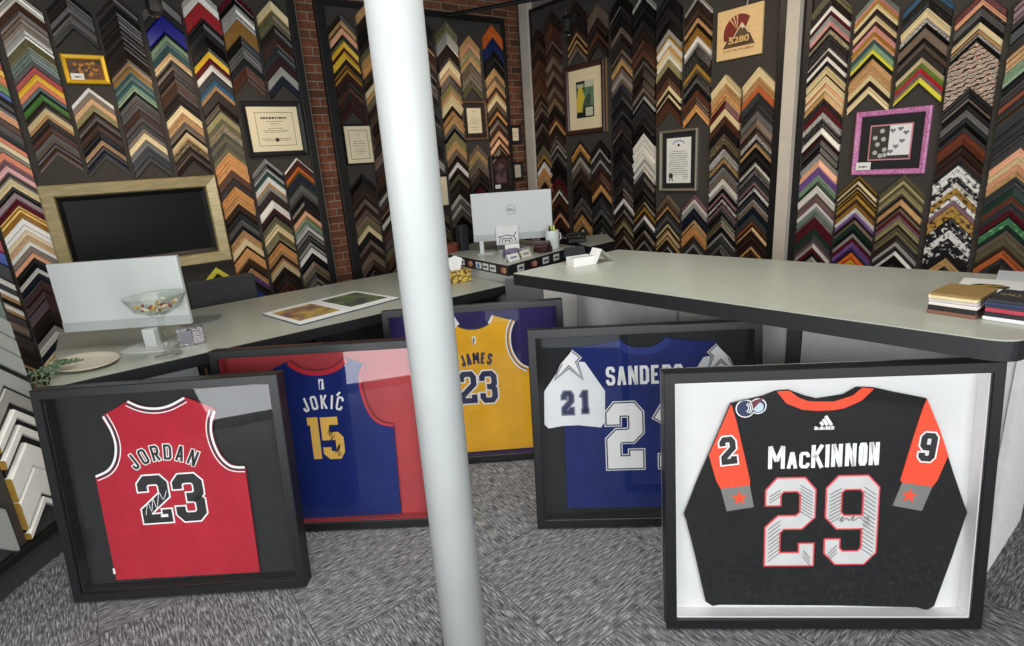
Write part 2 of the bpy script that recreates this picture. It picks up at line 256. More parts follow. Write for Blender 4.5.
# ------------------------------------------------------------ data
COLS = [
 ('A', 'L', -0.245, 0.24, 'second column left of the television', 0.466,
  '2.652:dbr:705 2.57:char:846 2.47:red:376 2.425:yel:329 2.385:org:470 2.328:grn:470 2.271:blu:282 2.236:char:846 2.131:pch:423 2.078:rbr:517 2.012:gry:282 1.976:char:329 1.933:org:282 1.897:crm:282 1.86:olv:235 1.829:org:376 1.78:mve:282 1.742:pnk:282 1.704:br:329 1.66:crm:376 1.609:char:282 1.571:mve:263 1.535:mar:348 1.487:gold:282 1.448:must:282 1.408:wht:329 1.362:wht:235 1.329:crm:235 1.296:tan:282 1.255:wht:235 1.222:tpe:282 1.181:pch:254 1.144:black:484 1.073:slv:249 1.037:nvy:329 0.988:dmar:423 0.925:dmar:423 0.861:dmar:541 0.779:dbr:494 0.703:black:235 0.666:slv:282 0.622:wht:282 0.578:nvy:329 0.526:crm:376'),
 ('Bc', 'L', -0.505, 0.24, 'leftmost wall column', 0.374,
  '1.519:dbr:459 1.462:dgr:511 1.399:red:715 1.31:blu:715 1.22:black:919 1.101:wht:357 1.055:black:306 1.015:wht:255 0.981:tan:204 0.954:black:306 0.913:wht:255 0.879:tan:204 0.851:dbr:408 0.796:tpe:459 0.734:dbr:459 0.67:dbr:459 0.606:dbr:511 0.535:dbr:408 0.477:tan:153 0.455:dbr:562'),
 ('R', 'L', 0.035, 0.235, "column over the television's left end", 1.801,
  '2.779:slv:423 2.722:br:550 2.649:tpe:550 2.574:slv:465 2.51:olv:465 2.446:ggr:465 2.381:char:279 2.342:red:296 2.3:yel:271 2.261:org:275 2.222:teal:169 2.197:char:131 2.178:grn:271 2.139:dbr:317 2.092:crm:275 2.052:tan:190 2.024:dbr:317 1.977:rbr:317 1.929:dbr:148 1.907:tpe:169 1.881:dbr:190 1.853:br:233 1.817:tpe:106'),
 ('Y', 'L', 0.295, 0.235, 'column over the gold frame', 2.582,
  '2.806:char:313 2.76:dbr:313 2.713:gry:196 2.683:char:219 2.65:gry:212 2.618:char:235'),
 ('Y2', 'L', 0.295, 0.235, 'column under the gold frame', 1.762,
  '2.224:slv:196 2.192:tpe:215 2.157:tan:274 2.112:khk:243 2.072:dbr:247 2.031:br:118 2.011:dbr:157 1.985:br:274 1.939:black:353 1.88:tan:157 1.853:br:180 1.822:nvy:251 1.779:gry:98'),
 ('K', 'L', 0.56, 0.235, "column over the television's middle", 1.724,
  '2.81:dbr:327 2.755:char:400 2.688:dbr:458 2.61:dbr:378 2.544:dbr:382 2.478:dbr:480 2.393:tan:193 2.359:gold:145 2.333:teal:291 2.281:teal:218 2.242:mnt:193 2.207:black:135 2.182:char:240 2.139:dbr:305 2.082:br:255 2.035:dbr:218 1.995:black:207 1.956:tpe:175 1.923:crm:236 1.878:gry:255 1.83:black:345 1.763:dbr:200'),
 ('B', 'L', 0.83, 0.235, 'column topped with royal blue', 1.725,
  '2.832:gry:304 2.775:black:338 2.711:rblu:575 2.601:black:101 2.581:mnt:169 2.549:ggr:135 2.523:teal:135 2.496:teal:149 2.467:tan:105 2.446:crm:118 2.423:dbr:338 2.356:dbr:355 2.285:br:422 2.2:dbr:237 2.151:char:203 2.11:crm:237 2.061:tan:294 2:tpe:247 1.948:dbr:135 1.92:crm:220 1.873:spb2:237 1.823:dbr:186 1.783:br:135 1.754:dbr:135'),
 ('M', 'L', 1.09, 0.235, 'column right of the television', 0.542,
  '2.917:slv:189 2.878:wht:284 2.819:red:505 2.713:black:524 2.602:black:518 2.49:yel:205 2.445:mar:205 2.4:wht:221 2.352:slt:253 2.296:sky:212 2.248:tan:136 2.218:dbr:379 2.132:dbr:275 2.069:khk:243 2.013:olv:177 1.972:spk2:221 1.921:gry:139 1.888:olv:177 1.847:gry:158 1.809:olv:180 1.767:burl:262 1.704:burl:300 1.632:rbr:259 1.569:dbr:243 1.509:burl:221 1.455:burl:319 1.375:br:205 1.324:dbr:111 1.296:slt:196 1.246:gry:199 1.196:black:145 1.159:tan:256 1.093:crm:221 1.035:dbr:73 1.016:burl:316 0.934:br:316 0.85:tan:174 0.804:pur:174 0.757:char:284 0.68:blu:253 0.611:wht:253'),
 ('W', 'L', 1.335, 0.235, "column over the large certificate's left", 2.273,
  '2.917:mar:267 2.856:black:148 2.822:slv:415 2.727:must:487 2.613:black:315 2.538:gry:326 2.46:black:267 2.396:rbr:267 2.331:br:237'),
 ('P', 'L', 1.355, 0.235, "column under the large certificate's left", 0.55,
  '1.704:slv:109 1.675:nvy:165 1.63:slv:92 1.606:dgr:83 1.584:teal:74 1.564:wht:177 1.516:tan:80 1.494:slv:156 1.451:dbr:177 1.403:br:89 1.378:wht:236 1.313:mar:148 1.272:dbr:118 1.239:olv:207 1.181:crm:236 1.114:olv:221 1.05:black:92 1.024:burl:219 0.961:tan:118 0.927:br:118 0.892:tan:89 0.867:crm:165 0.818:dbr:219 0.754:dbr:236 0.683:rbr:89 0.657:br:89 0.63:rbr:148 0.586:dbr:118'),
 ('X', 'L', 1.6, 0.235, "column over the large certificate's right", 2.272,
  '2.879:crm:303 2.802:olv:364 2.709:dbr:320 2.626:br:278 2.554:slt:278 2.48:dmar:286 2.404:slv:259 2.335:nvy:234'),
 ('Q', 'L', 1.61, 0.235, "column under the large certificate's right", 0.554,
  '1.703:wht:61 1.685:mar:67 1.666:rbr:128 1.628:org:83 1.604:must:92 1.577:nvy:186 1.522:slt:139 1.48:gry:166 1.43:gry:111 1.397:black:194 1.338:char:111 1.304:dbr:139 1.262:pch:139 1.219:khk:94 1.19:mnt:100 1.159:ggr:92 1.131:wht:103 1.099:slt:55 1.082:slv:83 1.055:black:55 1.038:gry:83 1.012:black:72 0.989:slv:67 0.968:gry:61 0.949:wht:150 0.901:black:122 0.862:black:111 0.826:tpe:155 0.776:olv:122 0.737:dbr:178 0.679:slv:72 0.655:dbr:100 0.622:slv:94 0.591:dbr:111'),
 ('a', 'L', 2.16, 0.235, 'left column of the brick-wall board', 2.063,
  '2.84:dbr:171 2.787:tan:171 2.733:pch:171 2.679:dbr:88 2.651:olv:83 2.625:yel:146 2.578:mar:98 2.547:yel:185 2.487:dbr:122 2.447:gold:59 2.428:mar:61 2.409:gold:85 2.381:dmar:156 2.329:dbr:185 2.268:rbr:146 2.219:dbr:171 2.162:dmar:146 2.113:dmar:146'),
 ('a2', 'L', 2.16, 0.235, 'column under the small cream certificate', 0.547,
  '1.535:black:195 1.465:dbr:195 1.394:br:122 1.349:dbr:98 1.313:tpe:122 1.268:dbr:73 1.241:br:73 1.214:tpe:98 1.178:br:73 1.15:tpe:73 1.123:olv:132 1.073:crm:146 1.018:black:198 0.942:tpe:122 0.895:dbr:171 0.83:tpe:173 0.762:br:146 0.705:dbr:198 0.627:black:202'),
 ('b', 'L', 2.42, 0.235, 'column hugging the left of the pole', 0.52,
  '2.956:tan:230 2.878:dbr:276 2.784:black:276 2.689:dbr:161 2.633:olv:161 2.577:tan:184 2.512:burl:184 2.447:br:184 2.381:dbr:138 2.332:crm:138 2.282:tan:138 2.232:olv:184 2.164:dbr:184 2.097:br:230 2.011:dbr:230 1.925:br:230 1.838:dbr:230 1.75:tpe:230 1.662:dbr:230 1.572:br:230 1.482:dbr:230 1.391:slv:115 1.345:dbr:161 1.28:br:138 1.225:dbr:138 1.168:slv:115 1.122:dbr:161 1.055:br:184 0.979:dbr:184 0.903:olv:184 0.825:br:184 0.747:dbr:184 0.669:tpe:138 0.609:br:207'),
 ('c', 'L', 2.68, 0.235, 'column behind the pole', 0.647,
  '2.917:tan:305 2.804:br:305 2.69:dbr:305 2.574:tan:305 2.457:olv:305 2.339:dbr:305 2.218:br:305 2.097:slv:305 1.973:dbr:305 1.849:tpe:305 1.722:br:305 1.594:dbr:305 1.464:tan:305 1.332:dbr:305 1.199:br:305 1.064:dbr:305 0.927:tpe:305 0.788:dbr:305'),
 ('e', 'L', 2.92, 0.235, 'column hugging the right of the pole', 1.6,
  '2.89:char:372 2.74:br:207 2.655:rbr:290 2.536:dbr:207 2.45:black:207 2.363:slt:207 2.275:char:207 2.186:slt:207 2.097:black:207 2.007:slt:207 1.916:char:207 1.824:black:207 1.731:slt:165 1.656:slv:124'),
 ('e2', 'L', 2.92, 0.235, 'lower column hugging the right of the pole', 0.774,
  '1.156:olv:124 1.096:dbr:124 1.037:gry:124 0.977:olv:124 0.916:dbr:124 0.855:char:165'),
 ('f', 'L', 3.195, 0.235, 'second column right of the pole', 0.766,
  '2.862:olv:215 2.767:slv:235 2.663:dbr:313 2.522:crm:156 2.451:tan:117 2.397:dbr:176 2.316:khk:117 2.262:tan:117 2.207:crm:196 2.115:dbr:98 2.069:tan:117 2.013:tan:137 1.948:gry:78 1.91:black:90 1.867:khk:164 1.787:tan:156 1.711:tpe:129 1.647:dbr:133 1.581:wht:100 1.531:dbr:127 1.468:olv:98 1.418:dbr:117 1.359:black:98 1.309:dbr:78 1.269:slv:78 1.229:gry:117 1.169:slv:78 1.128:gry:156 1.046:black:137 0.975:char:196 0.871:black:196'),
 ('g', 'L', 3.45, 0.235, 'column over the small bright certificate', 2.285,
  '2.759:tan:130 2.696:pch:102 2.647:khk:139 2.579:tan:111 2.525:tpe:176 2.438:tpe:102 2.387:slv:56 2.359:olv:149'),
 ('g2', 'L', 3.45, 0.235, 'column under the small bright certificate', 1.258,
  '1.745:tpe:111 1.686:tan:84 1.641:khk:74 1.601:tpe:167 1.511:dbr:130 1.441:char:130 1.37:black:93 1.319:mar:111'),
 ('h', 'L', 3.74, 0.235, 'right column of the brick-wall board', 1.566,
  '2.874:org:219 2.76:nblu:228 2.64:black:158 2.556:black:140 2.481:tan:140 2.405:tpe:70 2.367:tan:123 2.3:br:88 2.252:tan:53 2.223:crm:105 2.165:tpe:105 2.107:br:88 2.058:burl:61 2.024:dbr:79 1.979:tpe:88 1.93:br:105 1.87:pch:88 1.82:rbr:53 1.79:pch:88 1.74:br:70 1.699:dbr:123 1.628:br:105'),
 ('c1', 'R', 4.67, 0.225, 'leftmost column of the corner board', 0.741,
  '2.793:dbr:154 2.692:br:126 2.61:dbr:126 2.527:rbr:126 2.443:br:126 2.358:rbr:140 2.263:br:91 2.201:dbr:105 2.129:tpe:42 2.1:dbr:42 2.071:tpe:70 2.022:dbr:56 1.983:black:98 1.915:tpe:56 1.875:dbr:70 1.826:black:98 1.756:char:91 1.691:olv:63 1.645:tpe:56 1.605:gold:56 1.564:dbr:56 1.524:wht:84 1.462:burl:84 1.4:tan:98 1.328:dbr:84 1.265:rbr:70 1.213:tan:112 1.129:dbr:140 1.022:br:140 0.915:crm:112 0.828:dbr:112'),
 ('c2', 'R', 4.46, 0.225, 'second column of the corner board', 0.732,
  '2.907:dbr:170 2.807:rbr:141 2.724:br:118 2.653:tpe:44 2.626:dbr:59 2.59:br:118 2.518:tpe:118 2.446:br:89 2.391:tpe:104 2.327:dbr:74 2.281:br:59 2.244:tpe:89 2.188:br:118 2.114:tpe:74 2.067:black:89 2.01:black:74 1.962:rbr:74 1.915:tan:59 1.876:dbr:74 1.828:dbr:74 1.78:tpe:30 1.761:dbr:30 1.741:tpe:59 1.702:dbr:30 1.683:slv:44 1.653:dbr:59 1.614:gry:59 1.575:dbr:52 1.54:black:126 1.455:black:133 1.365:mar:104 1.294:rbr:89 1.233:wht:44 1.202:dbr:44 1.172:rbr:104 1.1:dbr:89 1.037:br:59 0.996:pch:59 0.954:dbr:59 0.912:rbr:89 0.849:black:74 0.796:gry:89'),
 ('c3', 'R', 4.13, 0.24, 'column over the framed comic poster', 2.505,
  '2.917:dbr:173 2.834:char:173 2.751:dbr:190 2.658:tan:52 2.633:dbr:69 2.599:tan:52 2.573:dbr:52 2.548:tpe:86'),
 ('c3b', 'R', 4.13, 0.24, 'column under the framed comic poster', 0.752,
  '1.699:dbr:52 1.671:burl:52 1.643:gold:69 1.606:dbr:98 1.552:slv:74 1.511:tpe:121 1.444:dbr:104 1.387:br:86 1.339:black:104 1.28:dbr:69 1.242:char:69 1.202:black:79 1.157:gry:93 1.104:slt:35 1.084:tpe:81 1.038:dbr:79 0.992:burl:81 0.945:tan:112 0.879:dbr:60 0.844:wht:52 0.813:dbr:104'),
 ('c4', 'R', 3.865, 0.235, 'upper column beside the framed comic poster', 2.507,
  '2.839:tpe:91 2.799:tpe:146 2.735:dbr:146 2.67:black:128 2.614:rbr:128 2.556:dbr:109'),
 ('c4b', 'R', 3.865, 0.235, "column right of the comic poster's foot", 0.759,
  '1.69:black:146 1.618:slv:55 1.591:dbr:73 1.555:slt:82 1.514:slv:64 1.482:dbr:140 1.411:rbr:115 1.352:br:138 1.281:burl:80 1.24:tan:55 1.212:black:102 1.159:slt:98 1.108:slt:106 1.052:gry:95 1.002:black:73 0.964:slt:73 0.925:char:73 0.886:slt:91 0.837:slv:55 0.808:dbr:91'),
 ('c5', 'R', 3.585, 0.235, 'column between comic poster and white samples', 0.719,
  '2.85:black:277 2.743:char:158 2.682:black:218 2.597:tpe:119 2.55:dbr:119 2.503:char:172 2.434:tpe:105 2.392:dbr:59 2.368:tpe:71 2.339:tan:127 2.288:dbr:40 2.272:tpe:99 2.231:slv:119 2.183:tpe:89 2.146:nvy:129 2.092:char:107 2.048:slt:91 2.01:black:190 1.929:slt:87 1.893:black:99 1.85:char:237 1.748:black:178 1.671:char:89 1.632:black:168 1.558:black:99 1.514:char:198 1.426:black:158 1.355:char:138 1.293:slt:79 1.257:dbr:93 1.214:dmar:65 1.184:dbr:71 1.152:wht:87 1.111:dbr:113 1.059:slt:65 1.029:dbr:87 0.988:br:51 0.964:olv:59 0.936:khk:79 0.899:dbr:71 0.865:br:107 0.814:tpe:79 0.776:dbr:119'),
 ('c6', 'R', 3.345, 0.235, 'column with the stacked white samples', 0.718,
  '2.806:slv:128 2.762:black:192 2.696:char:128 2.652:black:140 2.603:char:221 2.525:dbr:213 2.449:rbr:106 2.411:br:85 2.381:rbr:170 2.319:dbr:85 2.288:gry:64 2.265:dbr:85 2.234:dbr:213 2.156:dbr:192 2.085:tpe:85 2.053:dbr:94 2.018:slv:77 1.989:black:85 1.957:slt:128 1.909:char:64 1.884:slt:106 1.844:dbr:106 1.803:black:243 1.709:wht:162 1.646:wht:202 1.567:wht:266 1.461:wht:106 1.418:slv:81 1.386:slt:89 1.35:dbr:106 1.307:char:162 1.241:black:136 1.185:dbr:128 1.132:olv:64 1.106:dbr:64 1.079:gold:85 1.044:dbr:85 1.008:slv:85 0.972:slt:106 0.927:black:119 0.877:tpe:83 0.841:char:74 0.809:dbr:72 0.778:slv:55 0.755:dbr:85'),
 ('c7', 'R', 3.09, 0.235, 'column over the framed proclamation', 1.866,
  '2.73:black:323 2.631:char:254 2.553:black:231 2.481:slv:138 2.437:gold:92 2.408:wht:138 2.364:tan:92 2.335:crm:115 2.298:wht:115 2.261:khk:185 2.201:dbr:242 2.122:rbr:173 2.066:crm:115 2.027:dbr:92 1.997:crm:69 1.974:dbr:115 1.935:rbr:208'),
 ('c7b', 'R', 3.09, 0.235, "column under the proclamation's left", 0.701,
  '1.186:tpe:138 1.135:br:115 1.092:tan:69 1.067:dbr:69 1.041:slt:85 1.01:gry:76 0.981:slt:69 0.955:dbr:46 0.938:crm:69 0.912:dbr:60 0.889:tan:55 0.868:crm:46 0.851:dbr:46 0.834:tan:69 0.807:dbr:161 0.745:slv:46 0.728:dbr:69'),
 ('c8', 'R', 2.825, 0.235, 'upper column left of the mountain sign', 1.83,
  '2.659:slv:126 2.625:dbr:227 2.564:br:151 2.523:black:76 2.503:tan:126 2.468:black:126 2.434:must:217 2.374:wht:136 2.336:slv:101 2.308:spb:252 2.238:spb:201 2.181:gold:126 2.145:spb2:101 2.116:black:126 2.08:gry:126 2.044:black:176 1.993:rbr:176 1.941:br:189 1.886:burl:189'),
 ('c8b', 'R', 2.825, 0.235, "column under the proclamation's right", 0.697,
  '1.186:mve:111 1.151:wht:91 1.122:slv:126 1.081:nvy:151 1.032:nvy:151 0.982:tan:101 0.949:khk:50 0.933:burl:101 0.899:burl:126 0.857:br:136 0.812:slt:91 0.782:slv:76 0.756:slt:76 0.731:black:101'),
 ('c9', 'R', 2.57, 0.24, 'left column below the mountain sign', 0.726,
  '2.066:crm:261 2.001:tan:216 1.947:burl:121 1.917:tan:112 1.889:mar:225 1.832:crm:213 1.778:rbr:236 1.717:black:267 1.648:tpe:126 1.616:spb2:169 1.572:dbr:140 1.535:spk:197 1.483:spb2:112 1.453:tan:84 1.43:spb:112 1.4:slv:84 1.378:gry:112 1.348:tpe:140 1.31:wht:140 1.271:slv:112 1.241:black:132 1.205:mve:93 1.179:black:84 1.156:spk:84 1.133:dbr:84 1.109:mve:84 1.086:spb:112 1.055:black:84 1.031:spb:98 1.003:olv:98 0.976:tpe:112 0.944:dbr:84 0.92:black:104 0.89:spk:93 0.864:slt:132 0.826:slt:93 0.799:gry:112 0.767:char:140'),
 ('c10', 'R', 2.31, 0.24, 'right column below the mountain sign', 0.724,
  '2.077:crm:309 2.012:tan:247 1.959:rst:234 1.908:slt:259 1.851:char:185 1.811:slt:123 1.783:gry:216 1.735:tpe:268 1.676:dbr:225 1.625:spk:154 1.59:black:123 1.562:tan:123 1.534:black:154 1.498:char:154 1.463:black:170 1.424:slv:108 1.399:black:139 1.366:chk:108 1.341:char:83 1.321:slt:164 1.283:mve:93 1.261:dbr:74 1.244:spk:111 1.217:black:108 1.191:slt:219 1.139:tpe:136 1.106:slt:83 1.086:nvy:164 1.046:slt:216 0.993:rst:93 0.971:dbr:77 0.952:tan:108 0.925:dbr:247 0.864:dmar:123 0.833:dbr:123 0.802:tan:93 0.779:dbr:62 0.763:rbr:154'),
 ('RA', 'R', 1.85, 0.24, 'column along the right white pillar', 0.728,
  '2.451:olv:295 2.406:dbr:295 2.361:wht:184 2.332:mar:166 2.307:slv:229 2.271:pnk:159 2.246:dbr:125 2.226:spk2:170 2.2:black:221 2.165:spb:295 2.117:wht:111 2.1:black:203 2.067:wht:166 2.04:black:206 2.007:crm:273 1.962:dbr:74 1.95:crm:280 1.904:pch:125 1.883:crm:147 1.859:tan:332 1.803:spb:203 1.769:spr:254 1.726:spk:229 1.687:spb:310 1.634:wht:258 1.59:dmar:203 1.554:slt:229 1.515:black:288 1.464:slv:240 1.422:pch:243 1.378:pur:310 1.323:mnt:221 1.283:dgr:166 1.253:wht:276 1.202:tpe:184 1.169:mve:184 1.135:wht:210 1.096:ggr:159 1.066:gry:147 1.039:mar:206 1:mar:199 0.962:dgr:203 0.924:slt:229 0.88:mve:122 0.857:slv:162 0.826:mar:170 0.793:black:173 0.759:slv:159'),
 ('RB', 'R', 1.585, 0.235, "column over the pink glitter frame's left", 1.807,
  '2.38:ggr:201 2.354:pnk:161 2.332:gold:161 2.311:crm:201 2.284:black:161 2.262:br:121 2.246:crm:230 2.215:dmar:173 2.191:pnk:230 2.16:gold:189 2.134:pch:125 2.117:teal:181 2.092:mnt:222 2.061:lime:181 2.036:black:201 2.008:tan:306 1.965:tan:339 1.917:crm:242 1.882:dbr:230 1.849:crm:294'),
 ('RBb', 'R', 1.595, 0.235, "column under the pink glitter frame's left", 0.725,
  '1.31:gold:100 1.295:dbr:80 1.282:crm:140 1.26:br:120 1.241:crm:60 1.231:dbr:100 1.215:gold:80 1.202:dbr:72 1.191:gold:152 1.166:br:177 1.138:must:201 1.106:wht:185 1.076:pur:136 1.053:dbr:140 1.03:tpe:140 1.007:dgr:241 0.968:black:181 0.938:slv:140 0.914:mar:201 0.881:pur:185 0.85:spp:136 0.827:black:80 0.813:org:201 0.779:red:80 0.766:yel:241'),
 ('RC', 'R', 1.32, 0.24, "column over the pink glitter frame's right", 1.834,
  '2.345:sky:324 2.31:black:370 2.27:spb:393 2.227:crm:430 2.179:spk:240 2.152:black:231 2.126:tpe:495 2.07:char:245 2.043:tpe:254 2.014:char:375 1.971:crm:236 1.943:olg:245 1.915:crl:222 1.889:mve:213 1.864:lime:259'),
 ('RCb', 'R', 1.34, 0.24, "column under the pink glitter frame's right", 0.763,
  '1.311:olv:275 1.275:crm:137 1.257:olv:183 1.233:khk:229 1.202:gry:137 1.184:dbr:137 1.166:tan:275 1.129:dbr:137 1.111:tpe:137 1.092:mar:183 1.067:mve:174 1.044:khk:238 1.011:dbr:137 0.993:olv:321 0.949:dbr:339 0.902:slv:211 0.873:slt:229 0.841:wht:183 0.815:black:367'),
 ('RD', 'R', 1.07, 0.22, 'column with the red woven-pattern sample', 0.734,
  '2.249:spr:381 2.211:pch:238 2.187:spb:191 2.168:gry:333 2.134:black:300 2.103:crm:319 2.07:tan:210 2.049:spk:171 2.031:black:262 2.004:wov:2153 1.774:char:634 1.705:black:191 1.684:char:238 1.658:gry:362 1.618:slt:210 1.594:black:238 1.567:char:238 1.541:cop:238 1.514:cop:333 1.476:dbr:167 1.456:br:214 1.432:dbr:191 1.41:rbr:162 1.391:char:295 1.357:mbw:529 1.295:mbb:267 1.263:mbw:272 1.231:gmb:333 1.191:mbw:238 1.162:mve:262 1.131:gmb:572 1.061:mbb:576 0.99:mbw:400 0.94:mbb:572 0.868:char:381 0.82:tan:381 0.771:dbr:286'),
 ('RE', 'R', 0.81, 0.235, 'rightmost column of the room', 0.733,
  '2.261:mve:1158 2.172:black:2026 2.013:tan:926 1.938:mnt:926 1.863:black:753 1.801:dbr:463 1.762:cop:405 1.728:black:405 1.694:br:347 1.665:slt:579 1.615:char:579 1.565:black:637 1.51:char:810 1.438:pch:463 1.397:crm:405 1.361:pch:405 1.324:tan:388 1.289:slt:538 1.24:dgr:579 1.186:cop:330 1.156:slt:423 1.116:mar:492 1.07:grm:434 1.028:dgr:318 0.998:tpe:376 0.962:olv:463 0.917:br:289 0.888:rst:463 0.843:slt:347 0.809:dbr:347 0.774:br:405'),
]
